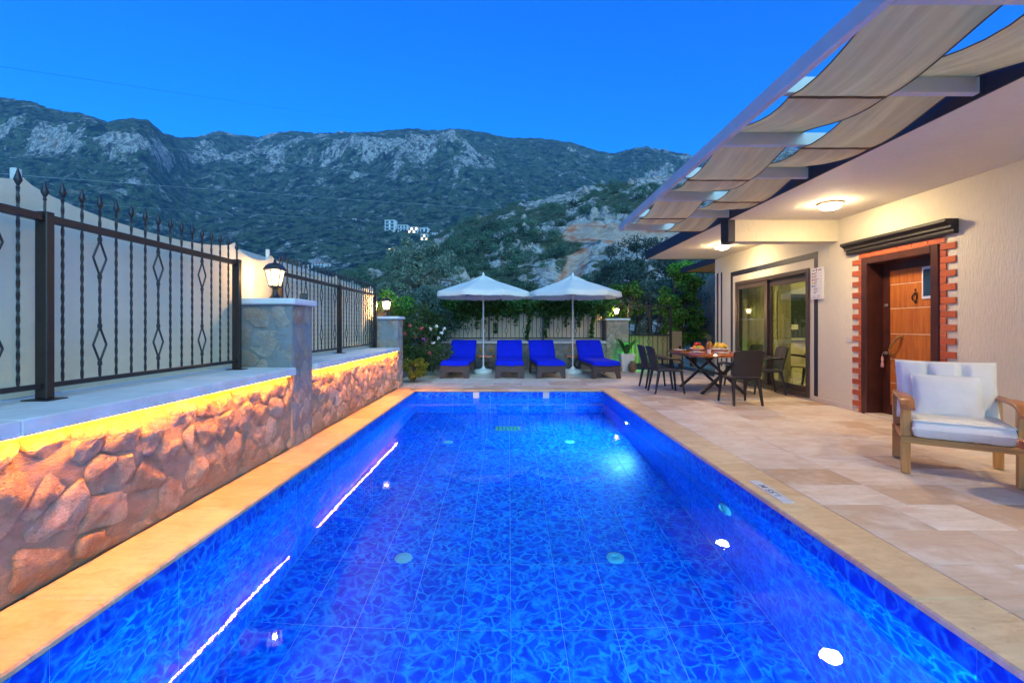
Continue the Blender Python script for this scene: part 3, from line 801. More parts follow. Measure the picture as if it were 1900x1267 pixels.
LX = -2.23
wall = empty('stone_wall', (LX - .3, 4.8, 0)); tag(wall, 'low rubble stone wall glowing orange along the left pool side', 'stone wall')
inv = Matrix.Translation((-(LX - .3), -4.8, 0))
def sub(parent, mb, name, mat, smooth=False):
    """mb in world coords, child of an un-rotated parent"""
    l = parent.location; mb.v = [(v[0] - l.x, v[1] - l.y, v[2] - l.z) for v in mb.v]
    return mb.build(name, mat, parent, smooth)
mb = MB(); mortar_face(mb, (LX - .022, 0, 0), (0, 1, 0), (0, 0, 1), 9.58, .755, .025, .024, 3)
sub(wall, mb, 'mortar', M['mortar'], 'all')
sub(wall, MB().box(LX - .62, LX - .05, 0, 9.5, -.2, .752), 'core', M['mortar'])
l = wall.location
stone_face(wall, (LX - .020 - l.x, 0 - l.y, .004), (0, 1, 0), (0, 0, 1), 9.58, .745, .21, 11, .030, 'stone', 32, .97)
for (y0, y1) in ((-.6, 4.68), (5.19, 9.16)):
    n = 4 if y0 < 0 else 3
    for k in range(n):
        a, b = y0 + (y1 - y0) * k / n, y0 + (y1 - y0) * (k + 1) / n
        sub(wall, MB().box(-2.86, -2.165, a + .0008, b - .0008, .757, .835, .006), 'ledge_slab', M['ledge'])
# LED strips under the ledge
M['led'] = emis('led_glow', (1.0, .235, .002), 82.0)
for (y0, y1, lab) in ((-.5, 4.60, 'amber LED strip under the ledge before the lantern pillar'), (5.24, 9.1, 'amber LED strip under the ledge beyond the lantern pillar')):
    o = MB().box(-2.205, -2.187, y0, y1, .7515, .7566).build('led_strip', M['led']); tag(o, lab, 'light strip', 'LED strips under the stone ledge')

def pillar(x0, x1, y0, y1, zc, zt, label, seed, cool=True, z0=0.0, cap_over=.045):
    t = empty('stone_pillar', ((x0 + x1) / 2, (y0 + y1) / 2, 0)); tag(t, label, 'pillar', 'stone pillars carrying lanterns'); l = t.location
    mb = MB(); e = .004
    h = zc - z0
    for (o, ux, w) in (((x0, y0, z0), (1, 0, 0), x1 - x0), ((x1, y0, z0), (0, 1, 0), y1 - y0), ((x1, y1, z0), (-1, 0, 0), x1 - x0), ((x0, y1, z0), (0, -1, 0), y1 - y0)):
        mortar_face(mb, o, ux, (0, 0, 1), w, h, .035, .016, seed + o[0])
    sub(t, mb, 'mortar', M['mortar_cool' if cool else 'mortar'], 'all')
    mt = 'stone_cool' if cool else 'stone'
    stone_face(t, (x0 - l.x, y0 - l.y, z0 + .004), (1, 0, 0), (0, 0, 1), x1 - x0, h - .008, .21, seed, .013, mt, 26, .9)
    stone_face(t, (x1 - l.x, y0 - l.y, z0 + .004), (0, 1, 0), (0, 0, 1), y1 - y0, h - .008, .21, seed + 1, .014, mt, 26, .9)
    sub(t, MB().box(x0 - cap_over, x1 + cap_over, y0 - cap_over, y1 + cap_over, zc, zt, .012), 'cap', M['ledge'])
    return t
p1 = pillar(-2.74, -2.215, 4.70, 5.17, 1.475, 1.54, 'nearest stone pillar, blue-grey and mottled, with a big lantern on its cap', 21)
p2 = pillar(-2.70, -2.215, 9.18, 9.62, 1.40, 1.455, 'stone pillar at the far end of the left wall beside the flowering bush', 31)
p3 = pillar(2.86, 3.50, 13.32, 13.8, 1.43, 1.49, 'stone pillar with a lamp between the back fence and the iron gate', 41, False)
o = MB().obox((-2.22, 4.97, 1.575), (.085, .05, .07), Matrix.Rotation(R(20), 3, 'Z'), .008).box(-2.235, -2.205, 4.95, 4.99, 1.540, 1.548); tag(o.build('floodlight', M['black']), 'small black floodlight on the edge of the nearest pillar cap', 'floodlight')

bw = empty('stone_wall', (.3, 13.6, 0)); tag(bw, 'low rubble stone wall behind the blue sun loungers', 'stone wall'); l = bw.location
mb = MB(); mortar_face(mb, (-2.4, 13.32, 0), (1, 0, 0), (0, 0, 1), 5.25, .755, .07, .012, 9); sub(bw, mb, 'mortar', M['mortar_cool'], 'all')
sub(bw, MB().box(-2.4, 2.85, 13.36, 13.9, -.2, .752), 'core', M['mortar'])
stone_face(bw, (-2.4 - l.x, 13.32 - l.y, .004), (1, 0, 0), (0, 0, 1), 5.25, .745, .25, 51, .018, 'stone_cool', 22, .9)
for k in range(4):
    a, b = -2.4 + k * 1.31, -2.4 + (k + 1) * 1.31
    sub(bw, MB().box(a + .001, b - .001, 13.24, 13.95, .757, .835, .006), 'ledge_slab', M['ledge'])
# ================================================================== IRON FENCES
def twisted(z0, z1, r, step=.02, x=0, y=0):
    n = max(3, int((z1 - z0) / step)); pts = [(x, y, z0 + (z1 - z0) * i / n) for i in range(n + 1)]
    mb = MB(); mb.tube(pts, r, 4, True, False, R(28)); return mb
def finial_prof(z): return [(.0055, z), (.010, z + .012), (.006, z + .022), (.019, z + .052), (.014, z + .072), (.001, z + .118)]
def baluster_mesh(z0, z1, diamond, name):
    mb = MB()
    def tw(a, b): t = twisted(a, b, .0088); mb.add(t.v, t.f)
    if diamond:
        cs = [1.135, 1.69]; cur = z0
        for c in cs:
            if c - .13 > cur: tw(cur, c - .125)
            for sg in (-1, 1):
                mb.tube([(0, 0, c - .13), (0, sg * .004, c - .105), (0, sg * .014, c - .08), (0, sg * .043, c - .012), (0, sg * .047, c), (0, sg * .043, c + .012), (0, sg * .014, c + .08), (0, sg * .004, c + .105), (0, 0, c + .13)], .0065, 6)
            mb.lathe([(.011, c - .135), (.013, c - .12), (.011, c - .105)], 8); mb.lathe([(.011, c + .105), (.013, c + .12), (.011, c + .135)], 8)
            cur = c + .125
        tw(cur, z1)
    else: tw(z0, z1)
    return mb.mesh(name, M['iron'], True)
FZ0, FZ1 = .915, 1.865
bal_p = baluster_mesh(FZ0 + .015, 2.0, False, 'baluster'); bal_d = baluster_mesh(FZ0 + .015, 2.0, True, 'baluster')
fin_m = MB().lathe(finial_prof(0), 10).mesh('finial', M['iron'], True)
def fence(x0, y0, ang, length, posts, spacing, first_d, per, label, mat='iron', phase=0.0):
    """runs along local +Y from (x0,y0)"""
    t = empty('iron_fence', (x0, y0, 0), ang); tag(t, label, 'fence', 'black iron fences with spear finials')
    for (a, b) in zip(posts[:-1], posts[1:]):
        MB().box(-.02, .02, a + .0255, b - .0255, FZ1 - .022, FZ1 + .022, .004).build('rail', M['iron_brown'], t)
        MB().box(-.014, .014, a + .0255, b - .0255, FZ0 - .014, FZ0 + .014, .003).build('rail', M['iron'], t)
    for p in posts:
        MB().box(-.034, .034, p - .025, p + .025, .842, FZ1 + .035, .004).build('post', M['iron_brown'], t)
        MB().box(-.075, .075, p - .06, p + .06, .836, .842).build('base_plate', M['iron'], t)
    k = 0; y = phase
    while y < length - .04:
        if min(abs(y - p) for p in posts) > .045:
            d = (k - first_d) % per == 0
            o = link('baluster', bal_d if d else bal_p, t, (0, y, 0)); link('finial', fin_m, o, (0, 0, 1.985))
            k += 1
        y += spacing
    for p in posts: link('finial', fin_m, t, (0, p, FZ1 + .035 + .06)); MB().tube([(0, p, FZ1 + .03), (0, p, FZ1 + .1)], .009, 4).build('finial_stem', M['iron'], t)
    return t
fence(-2.63, .30, 0, 4.16, [.03, 2.30, 4.14], .1232, 3, 4, 'nearest black iron fence with diamond bars, before the lantern pillar', phase=.063)
fence(-2.63, 5.24, 0, 3.86, [.03, 1.90, 3.80], .1247, 1, 4, 'black iron fence on the ledge beyond the nearest pillar', phase=.09)
fence(2.83, 13.55, R(90), 5.0, [.03, 1.80, 3.4, 4.9], .127, 2, 4, 'black iron fence half hidden by ivy behind the parasols', phase=.09)

# cloth screens behind the fences
def screen(pts, zlow, label, axis_off, seed, ripple=.006):
    """pts: list of (along, top z) peaks with sagging cloth between; builds cloth sheet"""
    mb = MB(); P = []
    xs = []
    for (a, b) in zip(pts[:-1], pts[1:]):
        n = max(4, int((b[0] - a[0]) / .06))
        for i in range(n): xs.append((a[0] + (b[0] - a[0]) * i / n, a, b))
    xs.append((pts[-1][0], pts[-2], pts[-1]))
    nz = 26
    for (s, a, b) in xs:
        f = (s - a[0]) / (b[0] - a[0]); top = a[1] + (b[1] - a[1]) * f - a[2] * (4 * f * (1 - f)) ** .62
        row = []
        for j in range(nz + 1):
            z = zlow + (top - zlow) * j / nz
            off = ripple * (mnoise.noise(Vector((s * 1.3, z * .8, seed))) * 1.6 + .35 * mnoise.noise(Vector((s * 6, z * 2, seed + 4)))) + .012 * math.exp(-((z - zlow - .07) / .035) ** 2)
            row.append(axis_off(s, off, z))
        P.append(row)
    mb.grid(P)
    o = mb.build('cloth_screen', M['screen'], None, 'all'); tag(o, label, 'screen', 'tan cloth screens tied behind the fences'); return o
xl = lambda s, off, z: (-2.80 + off, s, z)
screen([(-.4, 2.12, .10), (.62, 2.11, .12), (2.64, 2.115, .13), (4.69, 2.115, .11), (5.40, 2.09, .05)], .845, 'tan cloth screen behind the nearest fence, sagging between posts', xl, 2)
screen([(5.41, 2.09, .11), (7.44, 2.085, .11), (9.32, 2.08, .02), (9.5, 2.05, .0)], .845, 'tan cloth screen behind the second stretch of fence on the left', xl, 5)
screen([(-2.4, 1.98, .08), (-.8, 1.98, .08), (1.05, 1.98, .08), (2.84, 1.97, .0)], .845, 'tan cloth screen behind the fence at the far end of the terrace', lambda s, off, z: (s, 13.66 - off, z), 8)
for (y, lab) in ((2.64, 'pale post top rising above the nearest cloth screen'), (5.405, 'post top tied in cloth beside the big lantern')):
    tag(MB().box(-2.855, -2.82, y - .02, y + .02, .84, 2.16, .004).build('screen_post', M['white_paint']), lab, 'post')

# ================================================================== LANTERNS
def lantern(loc, s, label, power=16):
    t = empty('lantern', loc); t.scale = (s, s, s); tag(t, label, 'lantern', 'warm lanterns on the pillars')
    MB().lathe([(.075, 0), (.075, .012), (.06, .02), (.035, .06), (.026, .10), (.03, .125), (.055, .135), (.055, .145)], 16).build('pedestal', M['iron'], t, True)
    a = R(30); n = 6
    def ring(r, z): return [(r * math.cos(a + 2 * math.pi * k / n), r * math.sin(a + 2 * math.pi * k / n), z) for k in range(n)]
    b0, b1 = ring(.058, .15), ring(.098, .325)
    for k in range(n):
        q = (k + 1) % n
        MB().bar(b0[k], b1[k], .010, .010).build('corner_bar', M['iron'], t)
        c = Vector((sum(p[0] for p in (b0[k], b0[q], b1[q], b1[k])) / 4, sum(p[1] for p in (b0[k], b0[q], b1[q], b1[k])) / 4, .237))
        MB().add([tuple(Vector(p) * .965 + Vector((0, 0, p[2] * .035))) for p in (b0[k], b0[q], b1[q], b1[k])], [(0, 1, 2, 3)]).build('pane', M['glass_lamp'], t)
    MB().lathe([(.064, .142), (.066, .15), (.058, .158)], n, rot0=a).build('lower_rim', M['iron'], t)
    MB().lathe([(.098, .318), (.116, .322), (.118, .334), (.090, .375), (.060, .398), (.022, .405), (.012, .42), (.016, .43), (.008, .444), (.001, .475)], n, rot0=a).build('roof', M['iron_brown'], t)
    ld = bpy.data.lights.new('lantern_bulb', 'POINT'); ld.energy = power; ld.color = (1.0, .62, .26); ld.shadow_soft_size = .03
    lo = bpy.data.objects.new('lantern_bulb', ld); COL.objects.link(lo); lo.parent = t; lo.location = (0, 0, .25)
    return t
lantern((-2.52, 4.95, 1.54), .98, 'big lit lantern on the nearest pillar, in front of the cloth screen')
lantern((-2.50, 9.40, 1.455), .95, 'lit lantern on the far left pillar above the flowering bush', 36)
lantern((3.20, 13.55, 1.49), .9, 'lit lantern on the pillar beside the iron gate', 60)
# ================================================================== HOUSE
HX = 5.15
house = empty('house', (HX, 6, 0)); tag(house, 'cream rendered villa with deep eaves along the right side of the terrace', 'house')
def H(name, mb, mat, smooth=False): return sub(house, mb, name, mat, smooth)
SZ = 2.915
mb = MB()
def wallseg(y0, y1, z0, z1): mb.box(HX, HX + .25, y0, y1, z0, z1)
wallseg(-3, 5.47, 0, SZ); wallseg(6.63, 7.82, 0, SZ); wallseg(10.35, 11.40, 0, SZ)
wallseg(5.4705, 6.6295, 2.23, SZ); wallseg(7.8205, 10.3495, 2.25, SZ); wallseg(7.8205, 10.3495, -.1, .03)
H('wall', mb, M['plaster'])
H('side_wall', MB().box(HX + .2505, 9.5, 11.15, 11.399, 0, SZ).box(6.6, 6.85, 11.4, 17, 0, SZ), M['plaster'])
H('soffit', MB().box(3.42, 10, -3, 11.30, SZ, SZ + .15), M['soffit'])
H('roof', MB().box(3.41, 10, -3, 11.32, SZ + .151, SZ + .2), M['navy'])
H('fascia', MB().box(3.398, 3.419, -3, 11.32, SZ - .012, SZ + .20, .003), M['navy'])
H('fascia', MB().box(3.4195, 5.4, 11.301, 11.32, SZ - .008, SZ + .15), M['navy'])
H('dropped_beam', MB().box(3.54, HX - .0005, 7.15, 7.40, 2.58, SZ - .0005), M['plaster'])
H('beam_end', MB().box(3.435, 3.5395, 7.145, 7.405, 2.572, SZ + .10), M['navy'])
H('rear_eave', MB().box(5.26, 7.6, 11.45, 13.9, 2.90, 2.97), m_wood('eave_boards', (.40, .22, .09), (.58, .36, .17), 'Y', .5))
H('fascia', MB().box(5.24, 5.259, 11.44, 13.92, 2.87, 3.02).box(5.26, 7.6, 13.901, 13.92, 2.88, 3.02), M['navy'])
for (a, b) in ((-3, 5.27), (6.84, 7.60), (10.6, 11.40)):
    H('baseboard', MB().box(HX - .018, HX - .0005, a, b, 0.001, .075, .003), M['base'])
# painted bands round the glass door
bd = HX - .004
for (y0, y1, z0, z1) in ((7.615, 7.71, .09, 2.50), (10.50, 10.60, .09, 2.50), (7.7105, 10.4995, 2.395, 2.50)):
    H('painted_band', MB().box(bd, HX - .0005, y0, y1, z0, z1), M['navy'])
for (y0, y1) in ((11.02, 11.09), (11.22, 11.31)): H('painted_band', MB().box(bd, HX - .0005, y0, y1, .3, 2.56), M['navy'])
# sliding glass door
def SUB(par, name, mb, mat, smooth=False):
    off = Vector(par.location); q = par.parent
    while q: off = off + q.location; q = q.parent
    mb.v = [(v[0] - off.x, v[1] - off.y, v[2] - off.z) for v in mb.v]
    return mb.build(name, mat, par, smooth)
sd = H('sliding_door', MB().box(HX - .03, HX + .10, 7.82, 7.895, .03, 2.25, .004).box(HX - .03, HX + .10, 10.275, 10.35, .03, 2.25, .004).box(HX - .03, HX + .10, 7.8955, 10.2745, 2.175, 2.25, .004).box(HX - .04, HX + .12, 7.8955, 10.2745, .03, .10, .004), M['alu_brown'])
def sash(y0, y1, x, wl, wr, top, bot):
    m = MB().box(x - .02, x + .02, y0, y0 + wl, .10, 2.175, .003).box(x - .02, x + .02, y1 - wr, y1, .10, 2.175, .003).box(x - .02, x + .02, y0 + wl, y1 - wr, 2.175 - top, 2.175, .003).box(x - .02, x + .02, y0 + wl, y1 - wr, .10, .10 + bot, .003)
    SUB(sd, 'sash', m, M['alu_brown']); SUB(sd, 'pane', MB().box(x - .004, x + .004, y0 + wl, y1 - wr, .10 + bot, 2.175 - top), M['pane'])
sash(7.90, 9.14, HX + .055, .035, .10, .13, .11); sash(9.10, 10.27, HX + .008, .10, .05, .10, .08)
# the room behind it
room = MB().add([(HX + .26, 6.9, .02), (9.2, 6.9, .02), (9.2, 11.14, .02), (HX + .26, 11.14, .02), (HX + .26, 6.9, 2.7), (9.2, 6.9, 2.7), (9.2, 11.14, 2.7), (HX + .26, 11.14, 2.7)],
    [(0, 1, 5, 4), (1, 2, 6, 5), (2, 3, 7, 6), (4, 5, 6, 7)])
H('room_wall', room, M['room'])
H('room_floor', MB().box(HX + .12, 9.2, 6.9, 11.14, -.02, .02), mk('room_floor_tile', (.50, .46, .38), .25, .1, 3, .02, 40))
iw = H('inner_window', MB().box(6.55, 7.35, 11.06, 11.135, .92, .98).box(6.55, 7.35, 11.06, 11.135, 2.04, 2.12).box(6.55, 6.64, 11.06, 11.135, .98, 2.04).box(7.26, 7.35, 11.06, 11.135, .98, 2.04), M['white_paint'])
SUB(iw, 'paper_note', MB().box(6.86, 7.02, 11.092, 11.098, 1.18, 1.30), M['china']); SUB(iw, 'pane', MB().box(6.64, 7.26, 11.10, 11.12, .98, 2.04), mk('dark_window', (.03, .05, .05), .1, .1, 3, 0))
def curtain(x, y0, y1, z0, z1, label, amp=.035, lam=.13, along='y'):
    P = []; n = int((y1 - y0) / .018)
    for i in range(n + 1):
        s = y0 + (y1 - y0) * i / n; off = amp * math.sin(s / lam * 2 * math.pi + .8 * math.sin(s * 5)) + .01 * math.sin(s * 71)
        P.append([((x + off * (1 - .3 * j / 6), s, z0 + (z1 - z0) * j / 6) if along == 'y' else (s, x + off * (1 - .3 * j / 6), z0 + (z1 - z0) * j / 6)) for j in range(7)])
    m = MB().grid(P); o = m.build('curtain', M['curtain'], None, 'all'); tag(o, label, 'curtain', 'yellow-green curtains inside the glass door'); return o
curtain(HX + .36, 9.85, 10.5, .04, 2.6, 'yellow-green curtain gathered at the far side of the glass door', .03, .12)
curtain(HX + .36, 8.95, 9.38, .04, 2.6, 'yellow-green curtain behind the middle post of the glass door', .03, .11)
curtain(10.98, 5.75, 6.42, .04, 2.6, 'yellow-green curtain on the far wall inside the room', .04, .16, 'x')
rl = empty('room_lamp', (7.2, 9.0, 2.69)); tag(rl, 'warm ceiling lamp lighting the room behind the glass door', 'room lamp')
MB().lathe([(.16, 0), (.16, -.03), (.12, -.08), (.001, -.10)], 20, caps=False).build('shade', emis('room_lamp_glow', (1.0, .83, .42), 70), rl, True)

# ---------------------------------------------------------------- front door
DX = HX + .20
fd = H('front_door', MB().box(DX, DX + .05, 5.56, 6.54, .02, 2.14), M['door_brown'])
fr = MB()
for (a, b) in ((5.455, 5.555), (6.545, 6.645)): fr.box(HX - .035, HX + .245, a, b, .0, 2.235, .006)
fr.box(HX - .035, HX + .245, 5.5555, 6.5445, 2.14, 2.235, .006)
SUB(fd, 'door_frame', fr, M['door_brown'])
SUB(fd, 'threshold', MB().box(HX - .06, HX + .2, 5.5555, 6.5445, .001, .02, .003), M['base'])
zs = [.16, .47, .80, 1.15, 1.50, 1.83, 2.03]
for (a, b) in zip(zs[:-1], zs[1:]):
    SUB(fd, 'door_panel', MB().box(DX - .012, DX - .0005, 5.62, 6.40, a + .004, b - .004, .002), M['door_wood'])
SUB(fd, 'inlay', MB().box(DX - .0135, DX - .0008, 5.60, 6.41, .15, 2.035).obox((0, 0, -50), (.001, .001, .001)), mk('cream_inlay', (.66, .50, .33), .4, .05, 5, 0)) if False else None
inl = MB()
for z in zs[1:-1]: inl.box(DX - .0115, DX - .0005, 5.62, 6.40, z - .0038, z + .0038)
SUB(fd, 'inlay', inl, mk('cream_inlay', (.75, .6, .42), .4, .05, 5, 0))
SUB(fd, 'door_window', MB().box(DX - .03, DX - .0125, 5.60, 5.90, 1.60, 2.02, .02), mk('silver_frame', (.62, .64, .68), .3, .05, 5, 0))
SUB(fd, 'window_pane', MB().box(DX - .034, DX - .0305, 5.63, 5.87, 1.64, 1.98, .001), mk('dark_pane', (.015, .03, .06), .06, .05, 5, 0))
hnd = MB(); hnd.tube([(DX - .012, 6.36, .86), (DX - .05, 6.36, .87), (DX - .075, 6.34, .93), (DX - .08, 6.30, 1.0), (DX - .07, 6.25, 1.07), (DX - .045, 6.22, 1.11), (DX - .012, 6.21, 1.115)], [.012, .012, .014, .016, .014, .012, .012], 8)
hnd.obox((DX - .008, 6.36, .86), (.014, .05, .05), None, .004).obox((DX - .008, 6.21, 1.115), (.014, .05, .05), None, .004)
SUB(fd, 'handle', hnd, M['brass'], True)
lk = MB(); 
for z in (.88, 1.55): lk.tube([(DX - .02, 6.475, z), (DX - .0005, 6.475, z)], .022, 14)
lk.obox((DX - .035, 6.475, .88), (.03, .010, .03))
SUB(fd, 'lock', lk, M['chrome'], True)
kn = MB(); kn.tube([(DX - .03, 6.0 + .035 * math.cos(a), 1.63 + .045 * math.sin(a)) for a in [2 * math.pi * k / 14 for k in range(14)]], .008, 6, closed=True)
kn.obox((DX - .02, 6.0, 1.68), (.02, .05, .045), None, .008).obox((DX - .02, 6.0, 1.73), (.012, .02, .03), None, .004).obox((DX - .02, 6.0, 1.57), (.012, .03, .03), None, .004)
SUB(fd, 'knocker', kn, mk('dark_bronze', (.10, .06, .03), .4, .2, 20, 0, metal=.8), True)
keys = empty('key_tassel', (DX - .05, 6.49, .86)); tag(keys, 'pink tassel hanging from the keys in the front door lock', 'key tassel')
MB().tube([(.02, -.01, .02), (.0, 0, 0), (0, .004, -.03)], .004, 6).build('key_ring', M['chrome'], keys)
ts = MB(); ts.lathe([(.008, -.03), (.014, -.04), (.012, -.055), (.018, -.07), (.012, -.10), (.010, -.11), (.018, -.13), (.020, -.18)], 10)
ts.build('tassel', mk('pink_thread', (.62, .30, .26), .9, .1, 20, .3, 200), keys, True)
# brick quoins
rb = random.Random(5); zc = 0.0; H_ = .0795
bm_cache = {}
def brick(y0, y1, z):
    w = round(y1 - y0, 3)
    if w not in bm_cache: bm_cache[w] = MB().obox((0, 0, 0), (.016, w - .004, H_ - .0045), None, .003).mesh('brick', M['brick'])
    link('brick', bm_cache[w], house, (HX - .008 - .0005 + rb.uniform(-.001, .001) - house.location.x, (y0 + y1) / 2 - house.location.y, z + H_ / 2 - house.location.z))
for k in range(28):
    z = .004 + k * H_; lng = (k % 2 == 1)
    w = .20 if lng else .085
    brick(5.4545 - w, 5.4545, z)
    w2 = .195 if lng else .075
    brick(6.6455, 6.6455 + w2, z)
for k in range(6):
    y0 = 5.385 + k * .222; brick(y0, y0 + .222, 2.2365)
H('mortar_bed', MB().box(HX - .009, HX - .0004, 5.376, 5.4546, .004, 2.23).box(HX - .009, HX - .0004, 6.6454, 6.722, .004, 2.23).box(HX - .009, HX - .0004, 5.38, 6.72, 2.2365, 2.318), mk('lime_mortar', (.60, .50, .40), .9, .2, 14, .4, 80))
crn = MB(); ya, yb = 5.235, 6.90
pr = [(HX - .0005, 2.322), (HX - .05, 2.322), (HX - .062, 2.345), (HX - .062, 2.368), (HX - .095, 2.388), (HX - .095, 2.412), (HX - .13, 2.44), (HX - .155, 2.452), (HX - .155, 2.487), (HX - .0005, 2.487)]
crn.prism(pr, 1, ya, yb)
# mitred returns: thicker steps at both ends
H('cornice', crn, mk('dark_cornice', (.014, .013, .015), .55, .2, 6, .1, 50))
H('wall_socket', MB().box(HX - .012, HX - .0005, 6.86, 6.96, 1.02, 1.09, .003), M['white_paint'])
H('conduit', MB().box(HX - .006, HX - .0005, 7.36, 7.372, 2.35, 2.57), M['white_paint'])
# rules board: print too small to read in the photo
sg = empty('notice_board', (HX - .03, 7.60, 1.965)); sg.scale = (1, .92, .84); tag(sg, 'white notice board with coloured icons by the glass door', 'notice board')
b = MB().box(-.006, .026, -.155, .155, -.31, .31, .003).build('board', mk('board_white', (.72, .71, .70), .4, .03, 6, 0), sg)
ink = mk('board_ink', (.10, .10, .12), .6, .1, 9, 0)
tx = MB(); rs = random.Random(4)
def line(y0, y1, z, h): tx.box(-.0078, -.0066, -y1, -y0, z - h / 2, z + h / 2)
line(-.11, -.03, .262, .018); line(.045, .13, .262, .018)
for k in range(7):
    z = .20 - k * .062; line(-.075, rs.uniform(.01, .06), z + .012, .008); line(-.075, rs.uniform(-.02, .02), z - .004, .006); line(-.075, rs.uniform(-.03, .04), z - .018, .006); line(.118, .126, z, .012)
line(-.11, -.03, -.25, .008); line(.03, .09, -.245, .010); line(-.11, .08, -.28, .006)
tx.build('print_line', ink, sg)
for k, c in enumerate(((.40, .16, .16), (.42, .22, .18), (.55, .08, .10), (.75, .45, .02), (.04, .16, .62))):
    MB().box(-.0078, -.0066, .085, .122, .20 - k * .062 - .018, .20 - k * .062 + .018).build('icon', mk('icon_ink', c, .5, .05, 9, 0), sg)
MB().box(-.0078, -.0066, -.012, .008, .235, .295).build('icon', mk('icon_ink', (.25, .03, .03), .5, .05, 9, 0), sg)

# ceiling lamps
def dome(x, y, label, big=.9):
    t = empty('ceiling_lamp', (x, y, SZ)); tag(t, label, 'ceiling lamp', 'round ceiling lamps under the eaves')
    MB().lathe([(.17 * big, -.0005), (.172 * big, -.022), (.15 * big, -.036), (.14 * big, -.03)], 32, caps=False).build('rim', mk('lamp_rim', (.50, .36, .22), .35, .1, 9, 0), t, True)
    MB().lathe([(.148 * big, -.03), (.140 * big, -.055), (.105 * big, -.082), (.055 * big, -.094), (.001, -.097)], 32, caps=False).build('glass_dome', M['dome_glow'], t, True)
dome(4.33, 6.16, 'round ceiling lamp in front of the dropped beam, over the front door')
dome(4.36, 9.34, 'smaller-looking round ceiling lamp beyond the dropped beam, over the glass door')
dome(4.33, 2.0, 'round ceiling lamp near the armchair, above the frame')

# ================================================================== SHADE PERGOLA
pg = empty('shade_pergola', (2.0, 5, 2.93)); tag(pg, 'white pergola of beams and woven tan shade cloths fixed along the eaves', 'pergola')
def PG(name, mb, mat, smooth=False): return sub(pg, mb, name, mat, smooth)
PG('beam', MB().box(1.945, 2.00, -1.5, 8.06, 2.93, 3.045, .004), M['white_paint'])
RY = [8.0, 7.05, 6.12, 5.2, 4.27, 3.32, 2.37, 1.42, .47]
for y in RY:
    PG('rafter', MB().box(2.0005, 3.3975, y - .03, y + .03, 2.93, 3.045, .004), M['white_paint'])
    PG('bracket', MB().box(3.385, 3.3972, y - .045, y - .0305, 2.91, 3.06), M['navy'])
def sail(x0, x1, over_odd, seed, name):
    ys = []; 
    for i in range(len(RY) - 1):
        for k in range(14): ys.append((RY[i] + (RY[i + 1] - RY[i]) * k / 14, i, k / 14))
    ys.append((RY[-1], len(RY) - 2, 1.0))
    lev = [3.058 if (i % 2 == 0) == over_odd else 2.915 for i in range(len(RY))]
    P = []; nx = 22
    for (y, i, f) in ys:
        sm = f * f * (3 - 2 * f); zc = lev[i] * (1 - sm) + lev[i + 1] * sm
        row = []
        for j in range(nx + 1):
            u = j / nx; pinch = .018 * 4 * f * (1 - f)
            x = x0 + pinch * (1 - u) * 1.0 + (x1 - x0) * u - pinch * u
            sag = -.062 * 4 * f * (1 - f) * (1 - .35 * (2 * u - 1) ** 2)
            wr = (.010 * mnoise.noise(Vector((u * 7 + f * .6, y * .5, seed))) + .006 * mnoise.noise(Vector((u * 16, y * .7, seed + 3)))) * (.35 + 4 * f * (1 - f))
            row.append((x, y, zc + sag + wr))
        P.append(row)
    o = PG(name, MB().grid(P), M['sail'], 'all')
    # stitched pockets and hems
    hm = MB()
    for i, y in enumerate(RY):
        if lev[i] < 3: hm.tube([(x0 + (x1 - x0) * q / 6, y, lev[i] - .006 + .002 * math.sin(q * 2.1)) for q in range(7)], .009, 6)
    for side in (0, nx):
        pts = [(r_[side][0], r_[side][1], r_[side][2] - .003) for r_ in P]; hm.tube(pts[::2], .005, 5)
    PG('hem', hm, M['sail_hem'], True)
sail(2.035, 2.735, True, 1, 'shade_sail'); sail(2.735, 3.375, False, 9, 'shade_sail')

